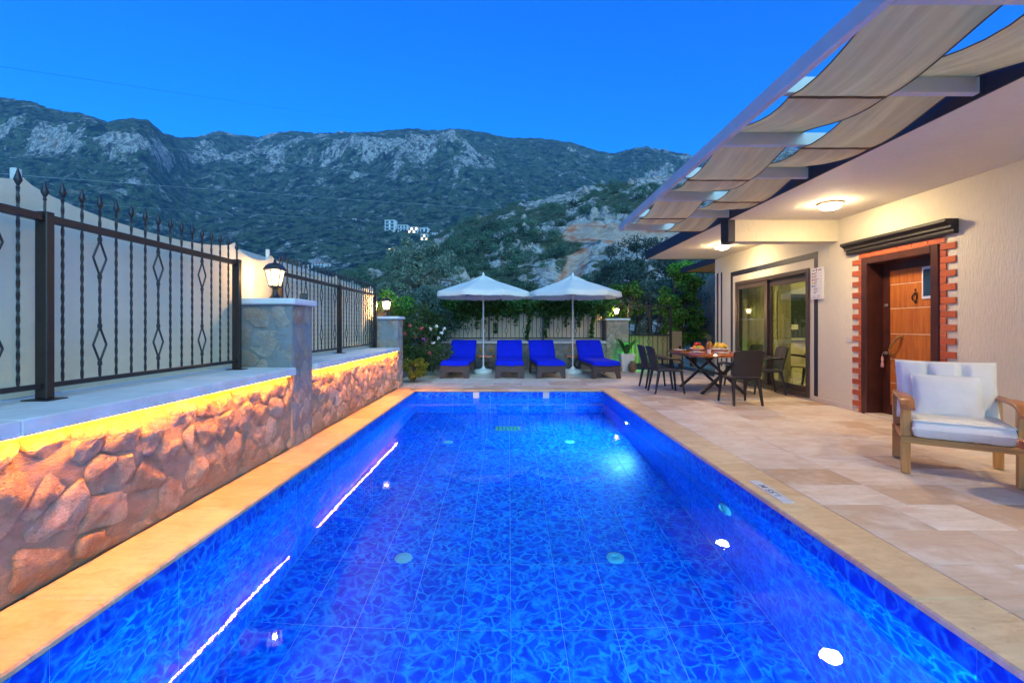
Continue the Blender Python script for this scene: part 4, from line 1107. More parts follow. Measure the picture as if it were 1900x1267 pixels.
# ================================================================== SUN LOUNGERS
def lounger(x, y, rz, label, seed):
    t = empty('sun_lounger', (x, y, 0), rz); tag(t, label, 'sun lounger', 'blue sun loungers in a row by the far wall'); w = .35
    fp = [(-w, 0), (-w + .025, .30), (-w + .05, .335), (w - .05, .335), (w - .025, .30), (w, 0), (w - .10, 0), (w - .135, .135), (w - .17, .155), (-w + .17, .155), (-w + .135, .135), (-w + .10, 0)]
    MB().prism(fp, 1, 0, .035).build('front_panel', M['plastic_brown'], t)
    for sg in (-1, 1):
        sp = [(.0355, .335), (1.30, .365), (1.33, .30), (1.30, 0), (1.20, 0), (1.17, .24), (1.0, .28), (.32, .26), (.12, .20), (.10, 0), (.0355, 0)]
        MB().prism(sp, 0, sg * w - (.03 if sg > 0 else 0), sg * w + (0 if sg > 0 else .03)).build('side_rail', M['plastic_brown'], t)
        MB().bar((sg * (w - .02), 1.28, .34), (sg * (w - .03), 1.50, .0), .05, .04).build('leg', M['plastic_brown'], t)
    MB().box(-w + .031, w - .031, .05, 1.3, .325, .345).build('seat_slab', M['plastic_brown'], t)
    a = R(54); p0 = Vector((0, 1.28, .35)); d = Vector((0, math.cos(a), math.sin(a))); n = Vector((0, -math.sin(a), math.cos(a)))
    MB().add([tuple(p0 + Vector((sx * (w - .02), 0, 0)) + d * q + n * h) for sx in (-1, 1) for q in (0, .60) for h in (-.02, .0)], [(0, 1, 3, 2), (4, 6, 7, 5), (0, 4, 5, 1), (2, 3, 7, 6), (0, 2, 6, 4), (1, 5, 7, 3)]).build('backrest', M['plastic_brown'], t)
    # thick blue cushion: a closed profile swept across, rounded at the edges
    top = [(-.03, .325), (-.035, .37), (-.01, .405), (.06, .418), (.4, .418), (.8, .42), (1.15, .425)]
    c0 = p0 + n * .07
    top += [(1.24, .445)] + [tuple((c0 + d * q)[1:]) for q in (.06, .2, .38, .54)] + [tuple((p0 + d * .63 + n * .045)[1:]), tuple((p0 + d * .645 + n * .0)[1:])]
    bot = [tuple((p0 + d * .60 + n * .004)[1:]), tuple((p0 + d * .3 + n * .004)[1:]), tuple((p0 + d * .03 + n * .004)[1:]), (1.2, .35), (.6, .346), (.0, .337)]
    loop = top + bot; P = []; nx = 18
    rr = Vector((seed * 7.1, seed, 0))
    for k in range(nx + 1):
        u = k / nx * 2 - 1; x_ = (w - .005) * u; edge = max(0, (abs(u) - .86) / .14); row = []
        for (yy, zz) in loop + [loop[0]]:
            wv = .008 * mnoise.noise(Vector((x_ * 5, yy * 4, zz * 4)) + rr) + .004 * mnoise.noise(Vector((x_ * 14, yy * 11, zz * 11)) + rr)
            cz = -.045 * edge ** 2 if zz > .36 else 0
            dip = -.018 * (1 - u * u) if yy < .02 and zz < .36 else 0
            row.append((x_ * (1 - .0 * edge), yy + wv + (.02 * edge ** 2 if yy < .1 else 0), zz + wv * .7 + cz * (.6 if yy > 1.3 else 1) + dip))
        P.append(row)
    m = MB().grid(P); nv = len(loop) + 1
    m.f.append(tuple(range(nv - 1))); m.f.append(tuple(nx * nv + i for i in range(nv - 1))[::-1])
    m.build('cushion', M['towel'], t, 'all')
lounger(-1.30, 11.02, R(-3), 'blue sun lounger at the left end of the row, next to the flowering bush', 1)
lounger(.035, 11.02, R(0), 'blue sun lounger right of the first parasol pole', 2)
lounger(1.04, 11.02, R(5), 'blue sun lounger left of the second parasol pole', 3)
lounger(2.37, 11.0, R(6), 'blue sun lounger at the right end of the row, next to the potted palm', 4)

# ================================================================== PARASOLS
def parasol(x, y, rz, label):
    t = empty('parasol', (x, y, 0), rz); tag(t, label, 'parasol', 'white parasols over the loungers')
    MB().lathe([(.23, .0), (.25, .02), (.25, .09), (.235, .115), (.10, .125), (.04, .17), (.04, .20)], 16).build('base', M['white_plastic'], t)
    MB().tube([(0, 0, .12), (0, 0, 2.60)], .021, 12).build('pole', M['white_paint'], t, True)
    n = 8; Rr = 1.26; zt, zr = 2.57, 2.145; a0 = R(22.5)
    def canopy(r0, r1, z0, z1, nr, flap):
        P = []; seg = 10
        for k in range(n * seg + 1):
            a = a0 + 2 * math.pi * k / (n * seg); f = (k % seg) / seg; chord = math.cos(math.pi / n) / math.cos((f - .5) * 2 * math.pi / n)
            b = 4 * f * (1 - f); row = []
            for j in range(nr + 1):
                q = j / nr; r_ = (r0 + (r1 - r0) * q) * (chord if True else 1) * (1 - .0 * b)
                z = z0 + (z1 - z0) * q ** 1.12 - .035 * b * q + .012 * math.sin(f * 6.28) * q * .3
                row.append((r_ * math.cos(a), r_ * math.sin(a), z))
            if flap:
                dz = .105 + .018 * (1 - b) - .006 * math.sin(f * 9.4 + k)
                for q in (.5, 1.0): row.append((row[nr][0] * (1 + .012 * q + .01 * b), row[nr][1] * (1 + .012 * q + .01 * b), row[nr][2] - dz * q))
            P.append(row)
        return MB().grid(P)
    canopy(.10, Rr, zt - .05, zr, 8, True).build('canopy', M['canvas'], t, 'all')
    canopy(.005, .36, zt + .045, zt - .115, 4, False).build('vent_cap', M['canvas'], t, 'all')
    MB().lathe([(.03, 2.60), (.034, 2.63), (.018, 2.655), (.022, 2.675), (.001, 2.70)], 12).build('finial', M['white_plastic'], t, True)
    for k in range(n):
        a = a0 + 2 * math.pi * k / n; c, s = math.cos(a), math.sin(a)
        rb_ = MB().bar((.03 * c, .03 * s, 2.50), (Rr * .985 * c, Rr * .985 * s, zr - .022), .016, .012).build('rib', M['white_paint'], t)
        MB().bar((.03 * c, .03 * s, 2.06), (.62 * c, .62 * s, 2.315), .012, .010).build('strut', M['white_paint'], t)
    MB().lathe([(.045, 2.03), (.045, 2.09)], 12).build('slide_ring', M['white_plastic'], t, True)
parasol(-.66, 12.15, R(4), 'white parasol over the two left sun loungers')
parasol(1.71, 12.15, R(11), 'white parasol over the two right sun loungers')

# ================================================================== SMALL TABLES AND DRINKS
def side_table(x, y, label):
    t = empty('side_table', (x, y, 0)); tag(t, label, 'side table', 'small wood-topped side tables between the loungers')
    P = []; n = 26
    pol = [((.25 + .012 * mnoise.noise(Vector((math.cos(a) * 2, math.sin(a) * 2, x)))) * (abs(math.cos(a)) ** .35) * (1 if math.cos(a) > 0 else -1), .20 * (abs(math.sin(a)) ** .35) * (1 if math.sin(a) > 0 else -1)) for a in [2 * math.pi * (k + .5) / n for k in range(n)]]
    MB().prism(pol, 2, .41, .46).build('tabletop', M['slab_wood'], t)
    for sg in (-1, 1):
        MB().bar((-.18, sg * .12, .0), (.16, sg * .12, .409), .03, .02, .002).build('leg', M['iron'], t); MB().bar((.18, sg * .145, .0), (-.16, sg * .145, .409), .03, .02, .002).build('leg', M['iron'], t)
side_table(-.62, 12.75, 'small wood-topped side table behind the first parasol pole')
side_table(1.82, 12.75, 'small wood-topped side table behind the second parasol pole')
def drink(x, y, z, label):
    t = empty('cocktail_glass', (x, y, z)); tag(t, label, 'drink', 'orange drinks on the side tables')
    MB().lathe([(.035, 0), (.034, .004), (.006, .008), (.005, .06), (.012, .07), (.034, .10), (.040, .15), (.036, .20), (.033, .20), (.037, .15), (.031, .103), (.004, .08)], 16, caps=False).build('glass', M['clear'], t, True)
    MB().lathe([(.004, .082), (.030, .104), (.036, .15), (.034, .185), (.001, .185)], 14, caps=False).build('juice', M['juice'], t, True)
    MB().tube([(0, .01, .12), (.03, .02, .25)], .003, 6).build('straw', M['petal_pink'], t)
for (x, lab) in ((-.76, 'orange drink left of the first parasol pole'), (-.47, 'orange drink right of the first parasol pole'), (1.70, 'orange drink left of the second parasol pole'), (1.96, 'orange drink right of the second parasol pole')):
    drink(x, 12.70, .4605, lab)

# ================================================================== DINING SET
def dining_chair_proto(fm=None, sm=None):
    t = empty('dining_chair'); fm = fm or M['rattan']; sm = sm or fm
    # seat
    P = []
    for i in range(11):
        u = i / 10 * 2 - 1; row = []
        for j in range(11):
            v = j / 10 * 2 - 1
            row.append((.235 * u * (1 - .05 * (1 + v) * .5), .235 * v, .445 - .012 * (1 - u * u) * (1 - v * v) - .02 * max(0, -v) ** 6))
        P.append(row)
    m = MB().grid(P); b = len(m.v)
    m2 = MB().grid([[(p[0], p[1], p[2] - .03) for p in r_] for r_ in P]); m.add(m2.v, [f[::-1] for f in m2.f])
    n = 11; ring = [i * n for i in range(n)] + [(n - 1) * n + j for j in range(1, n)] + [i * n + n - 1 for i in range(n - 2, -1, -1)] + [j for j in range(n - 2, 0, -1)]
    for k in range(len(ring)):
        a, c = ring[k], ring[(k + 1) % len(ring)]; m.f.append((a, c, c + b, a + b))
    m.build('seat', sm, t, True)
    # backrest: curved shell leaning back, local +y is the back
    def bk(u, q, off):
        x = .225 * u * (1 + .06 * q) ; z = .455 + .425 * q
        y = .225 + .095 * q ** 1.2 - .045 * u * u * 0 + (.03 * (1 - u * u)) + off
        z -= .03 * (abs(u) ** 5) * (q > .9)
        return (x, y, z)
    P1 = [[bk(i / 10 * 2 - 1, j / 10, 0) for j in range(11)] for i in range(11)]; P2 = [[bk(i / 10 * 2 - 1, j / 10, .022) for j in range(11)] for i in range(11)]
    m = MB().grid(P1); b = len(m.v); m2 = MB().grid(P2); m.add(m2.v, [f[::-1] for f in m2.f])
    for k in range(len(ring)):
        a, c = ring[k], ring[(k + 1) % len(ring)]; m.f.append((a, c, c + b, a + b))
    m.build('backrest', sm, t, True)
    for sx in (-1, 1):
        MB().bar((sx * .20, -.20, .42), (sx * .225, -.25, 0), .042, .042, w1=.026).build('leg', fm, t)
        MB().bar((sx * .20, .21, .43), (sx * .225, .29, 0), .045, .045, w1=.028).build('leg', fm, t)
        MB().tube([(sx * .228, .24, .66), (sx * .255, .16, .665), (sx * .262, 0, .66), (sx * .258, -.14, .645), (sx * .245, -.19, .60), (sx * .225, -.205, .44)], [.018, .02, .021, .021, .019, .016], 8).build('armrest', fm, t, True)
    return t
proto = dining_chair_proto()
for i, (x, y, rz, lab) in enumerate(((3.78, 7.50, R(180), 'dark resin armchair at the near end of the dining table, back to the pool'),
        (3.02, 8.72, R(90), 'nearer of two dark resin armchairs on the pool side of the dining table'),
        (3.05, 9.42, R(90), 'farther of two dark resin armchairs on the pool side of the dining table'),
        (4.86, 9.55, R(-90), 'farther dark resin armchair on the glass-door side of the dining table'),
        (4.80, 8.60, R(-98), 'nearer dark resin armchair on the glass-door side of the dining table'))):
    c = proto if i == 0 else copy_tree(proto)
    c.location = (x, y, 0); c.rotation_euler = (0, 0, rz)
    tag(c, lab, 'dining chair', 'dark resin chairs round the dining table')
ic = dining_chair_proto(M['iron'], mk('beige_upholstery', (.52, .46, .38), .8, .08, 5, .1, 60)); ic.location = (5.98, 9.15, .021); ic.rotation_euler = (0, 0, R(20)); tag(ic, 'beige upholstered chair inside the room behind the glass door', 'chair')
tb = empty('dining_table', (3.98, 9.0, 0)); tag(tb, 'live-edge orange wood dining table on black crossed legs', 'dining table')
pol = []
for k in range(60):
    a = 2 * math.pi * k / 60; c, s = math.cos(a), math.sin(a)
    w = 1 + .035 * mnoise.noise(Vector((c * 2.2, s * 2.2, 4.1))) + .012 * mnoise.noise(Vector((c * 7, s * 7, 1)))
    pol.append((.66 * w * math.copysign(abs(c) ** .42, c), .84 * w * math.copysign(abs(s) ** .42, s)))
top = MB()
for (sc_, z) in ((.965, .695), (.99, .70), (1.0, .725), (.985, .752), (.97, .757)): top.v += [(p[0] * sc_, p[1] * sc_, z) for p in pol]
for i in range(4):
    for k in range(60): top.f.append((i * 60 + k, i * 60 + (k + 1) % 60, (i + 1) * 60 + (k + 1) % 60, (i + 1) * 60 + k))
top.f.append(tuple(range(60))[::-1]); top.f.append(tuple(240 + k for k in range(60)))
top.build('tabletop', M['slab_wood'], tb, True)
for y in (-.52, .52):
    for sg in (-1, 1):
        MB().bar((sg * .40, y - .02 * sg, 0), (-sg * .36, y - .02 * sg, .695), .07, .045, .003).build('leg', M['iron'], tb)
MB().box(-.04, .04, -.5, .5, .34, .38, .003).build('stretcher', M['iron'], tb)
TZ = .7575
def plate_thing(x, y, label, cup=True):
    t = empty('plate', (x, y, TZ)); tag(t, label, 'plate', 'white plates on the dining table')
    MB().lathe([(.06, 0), (.075, .004), (.125, .018), (.123, .021), (.07, .008), (.001, .007)], 28, caps=False).build('dish', M['china'], t, True)
    MB().lathe([(.045, .0085), (.05, .012), (.085, .024), (.083, .027), (.001, .014)], 24, caps=False).build('small_dish', M['china'], t, True)
for (x, y, lab) in ((3.52, 8.55, 'white plate before the nearer pool-side chair'), (3.52, 9.40, 'white plate before the farther pool-side chair'), (4.42, 8.60, 'white plate before the nearer door-side chair'), (4.45, 9.45, 'white plate before the farther door-side chair'), (3.88, 8.36, 'white plate at the near end of the dining table')):
    plate_thing(x, y, lab)
bw_ = empty('fruit_bowl', (4.02, 8.72, TZ)); tag(bw_, 'white bowl heaped with bananas on the dining table', 'fruit bowl')
MB().lathe([(.07, 0), (.075, .008), (.14, .045), (.175, .07), (.172, .074), (.13, .05), (.001, .012)], 28, caps=False).build('dish', M['china'], bw_, True)
M['banana'] = mk('banana_skin', (.78, .50, .03), .45, .12, 14, .1, 60); M['apple'] = mk('red_apple', (.45, .03, .02), .3, .3, 14, 0); M['orange'] = mk('orange_skin', (.80, .28, .02), .45, .1, 40, .2, 160); M['green_apple'] = mk('green_apple', (.42, .50, .06), .3, .2, 14, 0)
rf = random.Random(8)
def fruit(name, label, cat, loc, r, mat, group=None):
    o = MB().lathe([(.001, -r * .92), (r * .5, -r * .85), (r * .88, -r * .45), (r, 0), (r * .9, r * .45), (r * .55, r * .82), (r * .15, r * .86), (.001, r * .78)], 16, caps=False).build(name, mat, None, True, loc); tag(o, label, cat, group); return o
bh = empty('banana_bunch', (4.02, 8.72, TZ + .07)); tag(bh, 'bunch of ripe yellow bananas heaped in the white bowl', 'bananas')
for k in range(13):
    a = k * 2.4; r_ = .04 + .075 * (k % 4) / 3; h = .055 * (1 - (k % 4) / 5) + rf.uniform(0, .03); th = a + rf.uniform(1.1, 2.0)
    c = Vector((r_ * math.cos(a), r_ * math.sin(a), h)); d = Vector((math.cos(th), math.sin(th), 0))
    pts = [c + d * s + Vector((0, 0, .035 - 5.5 * s * s)) for s in (-.085, -.07, -.04, 0, .04, .07, .085)]
    MB().tube(pts, [.006, .012, .018, .020, .018, .012, .005], 8).build('banana', M['banana'], bh, True)
fb = empty('fruit_bowl', (3.78, 9.18, TZ)); tag(fb, 'white bowl of oranges and apples beside the pineapple', 'fruit bowl')
MB().lathe([(.06, 0), (.07, .008), (.13, .04), (.15, .06), (.147, .064), (.001, .012)], 24, caps=False).build('dish', M['china'], fb, True)
for (x, y, z, r_, nm, m_, lab) in ((-.07, -.05, .075, .045, 'orange', 'orange', 'orange at the left of the mixed fruit bowl'), (.0, -.08, .08, .042, 'apple', 'green_apple', 'green apple at the front of the mixed fruit bowl'), (.075, -.03, .075, .042, 'orange', 'orange', 'orange at the right of the mixed fruit bowl'), (.0, .06, .075, .042, 'orange', 'orange', 'orange at the back of the mixed fruit bowl'), (-.02, 0, .14, .044, 'apple', 'apple', 'red apple on top of the mixed fruit bowl'), (.055, .02, .135, .04, 'apple', 'apple', 'smaller red apple beside the top apple in the bowl')):
    fruit(nm, lab, nm, (3.78 + x, 9.18 + y, TZ + z), r_, M[m_])
pa = empty('pineapple', (4.08, 9.30, TZ)); tag(pa, 'pineapple with spiky leaves standing on the dining table', 'pineapple')
pb = MB(); 
pts = []
for i in range(15):
    z = i / 14 * .19; r_ = .062 * math.sin(math.pi * (.16 + .72 * i / 14)) ** .6
    for k in range(16): 
        a = 2 * math.pi * (k + .5 * (i % 2)) / 16; rr_ = r_ * (1 + (.10 if (k % 2) else -.02)); pts.append((rr_ * math.cos(a), rr_ * math.sin(a), z + .001))
pb.v = pts
for i in range(14):
    for k in range(16): pb.f.append((i * 16 + k, i * 16 + (k + 1) % 16, (i + 1) * 16 + (k + 1) % 16, (i + 1) * 16 + k))
pb.f.append(tuple(range(16))); pb.f.append(tuple(14 * 16 + k for k in range(16)))
pb.build('fruit', mk('pineapple_skin', (.40, .20, .05), .6, .5, 60, .3, 120), pa)
for k in range(20):
    a = k * 2.4; sp = .02 + .085 * (1 - k / 20); L = .14 + .05 * (k / 20)
    c, s = math.cos(a), math.sin(a); P = []
    for j in range(5):
        q = j / 4; ctr = Vector((c * (.012 + sp * q ** 1.6), s * (.012 + sp * q ** 1.6), .185 + L * q * (1 - .25 * q * (1 - k / 20)))); wd = .012 * (1 - q) + .0008; t_v = Vector((-s, c, 0))
        P.append([tuple(ctr - t_v * wd), tuple(ctr + Vector((c, s, 0)) * .003), tuple(ctr + t_v * wd)])
    MB().grid(P).build('leaf', M['olive'], pa, 'all')
def cup(x, y, label, mat, h=.10, r=.035, cat='glass', name='tea_glass'):
    t = empty(name, (x, y, TZ)); tag(t, label, cat)
    MB().lathe([(r * .8, 0), (r * .85, .006), (r * .75, h * .5), (r, h), (r * .94, h), (r * .7, h * .5), (.001, .008)], 16, caps=False).build('glass', M['clear'] if cat == 'glass' else mat, t, True)
    if cat == 'glass': MB().lathe([(.001, .009), (r * .68, .01), (r * .66, h * .5), (r * .86, h * .85), (.001, h * .85)], 14, caps=False).build('tea', mat, t, True)
tea = mk('dark_tea', (.10, .02, .01), .2, .1, 9, 0)
cup(4.28, 8.46, 'dark tea glass near the bananas on the dining table', tea)
cup(4.32, 9.12, 'tea glass between the two door-side plates', tea); cup(3.62, 9.66, 'tea glass at the far pool-side corner of the table', tea)
cup(3.70, 8.44, 'white coffee cup at the near pool-side corner of the table', M['china'], .07, .04, 'cup', 'coffee_cup')
cup(4.18, 9.60, 'white coffee cup at the far end of the dining table', M['china'], .07, .04, 'cup', 'coffee_cup')

# ================================================================== GARDEN ARMCHAIR (teak)
fl, frr, rl_, rr2 = Vector((3.40, 3.92, 0)), Vector((3.965, 3.53, 0)), Vector((3.744, 4.41, 0)), Vector((4.30, 4.02, 0))
ux = (frr - fl).normalized(); ang = math.atan2(ux.y, ux.x)
ac = empty('garden_armchair', fl, ang); tag(ac, 'teak garden armchair with off-white cushions beside the front door', 'armchair')
Wd, Dp = (frr - fl).length, .60
lg = .062
for (x, y, h, nm) in ((0, 0, .30, 'leg'), (Wd, 0, .30, 'leg')):
    MB().box(x - lg / 2, x + lg / 2, y - lg / 2, y + lg / 2, .004, .262, .004).build('leg', M['teak'], ac)
    MB().box(x - .033, x + .033, y - .03, y + .03, .318, .60, .004).build('arm_post', M['teak'], ac)
for x in (0, Wd):
    MB().box(x - lg / 2, x + lg / 2, Dp - lg / 2, Dp + lg / 2, .004, .262, .004).build('leg', M['teak'], ac)
    MB().bar((x, Dp - .02, .318), (x, Dp + .05, .60), .055, .05, .003).build('arm_post', M['teak'], ac)
    arm = MB(); P = []
    for j in range(15):
        q = j / 14; y = -.13 + (Dp + .20) * q; z = .612 + .018 * math.sin(math.pi * min(1, q * 1.4)) - .055 * max(0, (.16 - q) / .16) ** 2; wdt = .048 + .012 * math.sin(math.pi * q) - .022 * q
        P.append([(x - wdt, y, z), (x - wdt, y, z + .018), (x - wdt + .008, y, z + .026), (x + wdt - .008, y, z + .026), (x + wdt, y, z + .018), (x + wdt, y, z), (x - wdt, y, z)])
    arm.grid(P); arm.f.append(tuple(range(6))); arm.f.append(tuple(14 * 7 + k for k in range(6))[::-1]); arm.build('armrest', M['teak_red'], ac, True)
for (x0, x1, y0, y1) in ((-.031, Wd + .031, -.03, .0), (-.031, Wd + .031, Dp, Dp + .03)):
    MB().box(x0, x1, y0, y1, .2625, .3175, .004).build('rail', M['teak_x'], ac); 
MB().box(-.031, Wd + .031, -.038, -.031, .292, .3178, .002).build('trim_strip', M['teak_x'], ac)
for x in (0, Wd): MB().box(x - .015, x + .015, .0005, Dp - .0005, .2625, .3175, .004).build('rail', M['teak_red'], ac)
for k in range(6): MB().box(.03 + k * .108, .03 + k * .108 + .07, .01, Dp - .01, .3, .3165, .002).build('seat_slat', M['teak'], ac)
for k in range(4): MB().bar((.10 + k * .16, Dp - .01, .34), (.10 + k * .16, Dp + .12, .80), .05, .018, .002, up=(0, 1, 0)).build('back_slat', M['teak'], ac)
MB().bar((.0, Dp + .125, .81), (Wd, Dp + .125, .81), .03, .06, .003).build('back_rail', M['teak_x'], ac)
def pillow_mb(w, h, th, seed, pinch=.0, n=22, tufts=(), corner=.45, pw_=2.6):
    mb = MB()
    sides = []
    for sg in (1, -1):
        P = []
        for i in range(n + 1):
            u = i / n * 2 - 1; row = []
            for j in range(n + 1):
                v = j / n * 2 - 1
                e = (max(0, 1 - abs(u) ** pw_) * max(0, 1 - abs(v) ** pw_)) ** corner
                x = w / 2 * u * (1 - pinch * (1 - v * v)); y = h / 2 * v * (1 - pinch * (1 - u * u))
                wr = .006 * mnoise.noise(Vector((u * 3, v * 3, seed))) + .003 * mnoise.noise(Vector((u * 9, v * 9, seed + 2)))
                tf = sum(-.75 * math.exp(-((u - a) / .075) ** 2) for a in tufts)
                z = sg * th / 2 * e * (1 + tf) + wr * e * sg
                row.append((x, y, z))
            P.append(row)
        mb.grid(P)
    return mb
o = MB()
so = pillow_mb(Wd - .07, Dp + .06, .15, 3, n=44, corner=.30, pw_=22); cu = so.build('seat_cushion', M['cushion'], ac, 'all', (Wd / 2, Dp / 2 - .045, .398))
bc = pillow_mb(Wd + .0, .54, .25, 5, .03, 34, (-.36, .33), corner=.42).build('back_cushion', M['cushion'], ac, 'all', (Wd / 2 - .005, Dp - .025, .665), (R(90 - 14), 0, 0))
# throw pillow leaning on the back cushion
pw = Vector((Wd / 2 - .02, Dp - .185, .625)); Mz = Matrix.Rotation(ang, 4, 'Z'); wpos = fl + (Mz @ pw)
th_ = pillow_mb(.47, .40, .15, 8, .05, 22, corner=.5).build('throw_pillow', M['cushion'], None, 'all', wpos, (R(90 - 20), 0, ang)); tag(th_, 'off-white throw pillow leaning in the teak armchair', 'pillow')
def piping(parent, w, h, pinch, loc, rot):
    pts = []; n = 14
    for (a, b) in (((-1, -1), (1, -1)), ((1, -1), (1, 1)), ((1, 1), (-1, 1)), ((-1, 1), (-1, -1))):
        for k in range(n):
            u = a[0] + (b[0] - a[0]) * k / n; v = a[1] + (b[1] - a[1]) * k / n
            pts.append((w / 2 * u * (1 - pinch * (1 - v * v)), h / 2 * v * (1 - pinch * (1 - u * u)), .002 * math.sin(k * 1.9)))
    MB().tube(pts, .0045, 6, closed=True).build('piping', M['cushion'], parent, True, loc, rot)
piping(th_, .47, .40, .05, (0, 0, 0), (0, 0, 0)); piping(bc, Wd, .54, .03, (0, 0, 0), (0, 0, 0)); piping(cu, Wd - .085, Dp + .045, 0, (0, 0, .066), (0, 0, 0))
# low wooden table cut by the right edge of the frame
ct = empty('coffee_table', (3.95, 3.13, 0)); tag(ct, 'low varnished wooden table beside the teak armchair', 'coffee table')
pol = []
for k in range(40):
    a = 2 * math.pi * k / 40; c, s = math.cos(a), math.sin(a); w = 1 + .03 * mnoise.noise(Vector((c * 2, s * 2, 8)))
    pol.append((.36 * w * math.copysign(abs(c) ** .55, c), .20 * w * math.copysign(abs(s) ** .55, s)))
top = MB()
for (sc_, z) in ((.95, .385), (.99, .392), (1.0, .42), (.985, .447), (.965, .452)): top.v += [(p[0] * sc_, p[1] * sc_, z) for p in pol]
for i in range(4):
    for k in range(40): top.f.append((i * 40 + k, i * 40 + (k + 1) % 40, (i + 1) * 40 + (k + 1) % 40, (i + 1) * 40 + k))
top.f.append(tuple(range(40))[::-1]); top.f.append(tuple(160 + k for k in range(40)))
top.build('tabletop', M['slab_wood'], ct, True)
for (x, y) in ((.05, -.12), (.05, .12), (.28, -.12), (.28, .12)): MB().box(x - .025, x + .025, y - .025, y + .025, .004, .384, .003).build('leg', M['iron'], ct)

# ================================================================== GATE
gt = empty('iron_gate', (4.2, 13.62, 0)); tag(gt, 'black iron gate with scrollwork above and tan cloth below', 'gate')
GX0, GX1 = -.62, .63
for x in (GX0, GX1): MB().box(x - .03, x + .03, -.03, .03, 0, 1.885, .003).build('post', M['iron'], gt)
for (z, h) in ((1.86, .02), (1.77, .01), (1.0, .02), (.10, .04)): MB().box(GX0 + .031, GX1 - .031, -.02, .02, z - h, z + h, .003).build('rail', M['iron'], gt)
MB().box(-.022, .022, -.021, .021, 1.0205, 1.84).build('rail', M['iron'], gt)
for sx in (-.31, .31):
    sw = MB()
    for (cx, cz, r0, sg) in ((-.12, 1.52, .10, 1), (.12, 1.52, .10, -1), (-.12, 1.22, .10, 1), (.12, 1.22, .10, -1)):
        sw.tube([(sx + cx + sg * r0 * (1 - q / 22) * math.cos(q * .42), 0, cz + r0 * (1 - q / 22) * math.sin(q * .42)) for q in range(20)], .007, 6)
    sw.tube([(sx, 0, 1.02), (sx, 0, 1.76)], .008, 6)
    sw.build('scroll', M['iron'], gt, True)
gbp = MB().tube([(0, 0, .12), (0, 0, .985)], .009, 6)
gbm = gbp.mesh('bar', M['iron'], True)
gd = MB().tube([(0, 0, .12), (0, 0, .22)], .009, 6).tube([(0, 0, .40), (0, 0, .72)], .009, 6).tube([(0, 0, .90), (0, 0, .985)], .009, 6)
for c in (.31, .81):
    for sg in (-1, 1): gd.tube([(0, 0, c - .09), (sg * .045, 0, c), (0, 0, c + .09)], .007, 6)
gdm = gd.mesh('bar', M['iron'], True)
for x, d in ((-.53, 0), (-.43, 1), (-.31, 0), (-.19, 0), (-.02, 1), (.10, 0), (.25, 0), (.40, 1), (.53, 0)):
    link('bar', gdm if d else gbm, gt, (x, 0, 0))
screen2 = MB(); P = []
for i in range(41):
    x = GX0 - .02 + i / 40 * 1.62; P.append([(x, .045 + .012 * mnoise.noise(Vector((x * 3, j * .3, 2))), .16 + (.83 if x < .55 else .95) * j / 12) for j in range(13)])
screen2.grid(P).build('cloth_panel', M['gate_cloth'], gt, 'all')
# green garden light
gl = empty('garden_light', (3.53, 13.28, 0)); tag(gl, 'small green garden spotlight at the foot of the gate pillar', 'garden light')
MB().tube([(0, 0, 0), (0, 0, .26)], .01, 8).build('stake', M['black'], gl)
MB().lathe([(.03, -.02), (.035, .0), (.035, .05), (.03, .055)], 14, (0, 0, .25)).build('housing', M['black'], gl, True)
MB().lathe([(.001, .075), (.02, .07), (.03, .056)], 14, (0, 0, .25), False).build('lens', emis('green_glow', (.05, 1.0, .16), 30), gl, True)
ld = bpy.data.lights.new('green_lamp', 'POINT'); ld.energy = 3.0; ld.color = (.04, 1.0, .12); ld.shadow_soft_size = .03
lo = bpy.data.objects.new('green_lamp', ld); COL.objects.link(lo); lo.parent = gl; lo.location = (0, -.02, .37)
# ================================================================== FOLIAGE
def leaf_quads(C, size, rnd, aspect=.45, up=.0, droop=0.0, fold=.25):
    """C (n,3) leaf centres -> folded leaves (two quads each, 6 verts)"""
    n = len(C); 
    d = rnd.normal(size=(n, 3)); d[:, 2] = d[:, 2] * .6 + up; d /= np.linalg.norm(d, axis=1, keepdims=True)
    a = rnd.normal(size=(n, 3)); s = np.cross(d, a); s /= np.linalg.norm(s, axis=1, keepdims=True); nn = np.cross(s, d)
    L = (size * rnd.uniform(.6, 1.25, n))[:, None]; Wd = L * aspect
    b = C - d * L * .5; tip = C + d * L * .5 - np.array([0, 0, 1]) * droop * L
    m = C + nn * 0
    l1 = C - d * L * .08 - s * Wd * .5 + nn * Wd * fold; l2 = C - d * L * .08 + s * Wd * .5 + nn * Wd * fold
    V = np.stack([b, l1, tip, m, l2], 1).reshape(-1, 3)
    k = np.arange(n)[:, None] * 5
    F = np.concatenate([k + np.array([[0, 3, 2, 1]]), k + np.array([[0, 4, 2, 3]])], 0)
    return V, F
def clump_pts(rnd, n, centre, rad, shell=.5):
    v = rnd.normal(size=(n, 3)); v /= np.linalg.norm(v, axis=1, keepdims=True)
    r = (shell + (1 - shell) * rnd.uniform(0, 1, n)) ** .6
    return np.array(centre) + v * r[:, None] * np.array(rad)
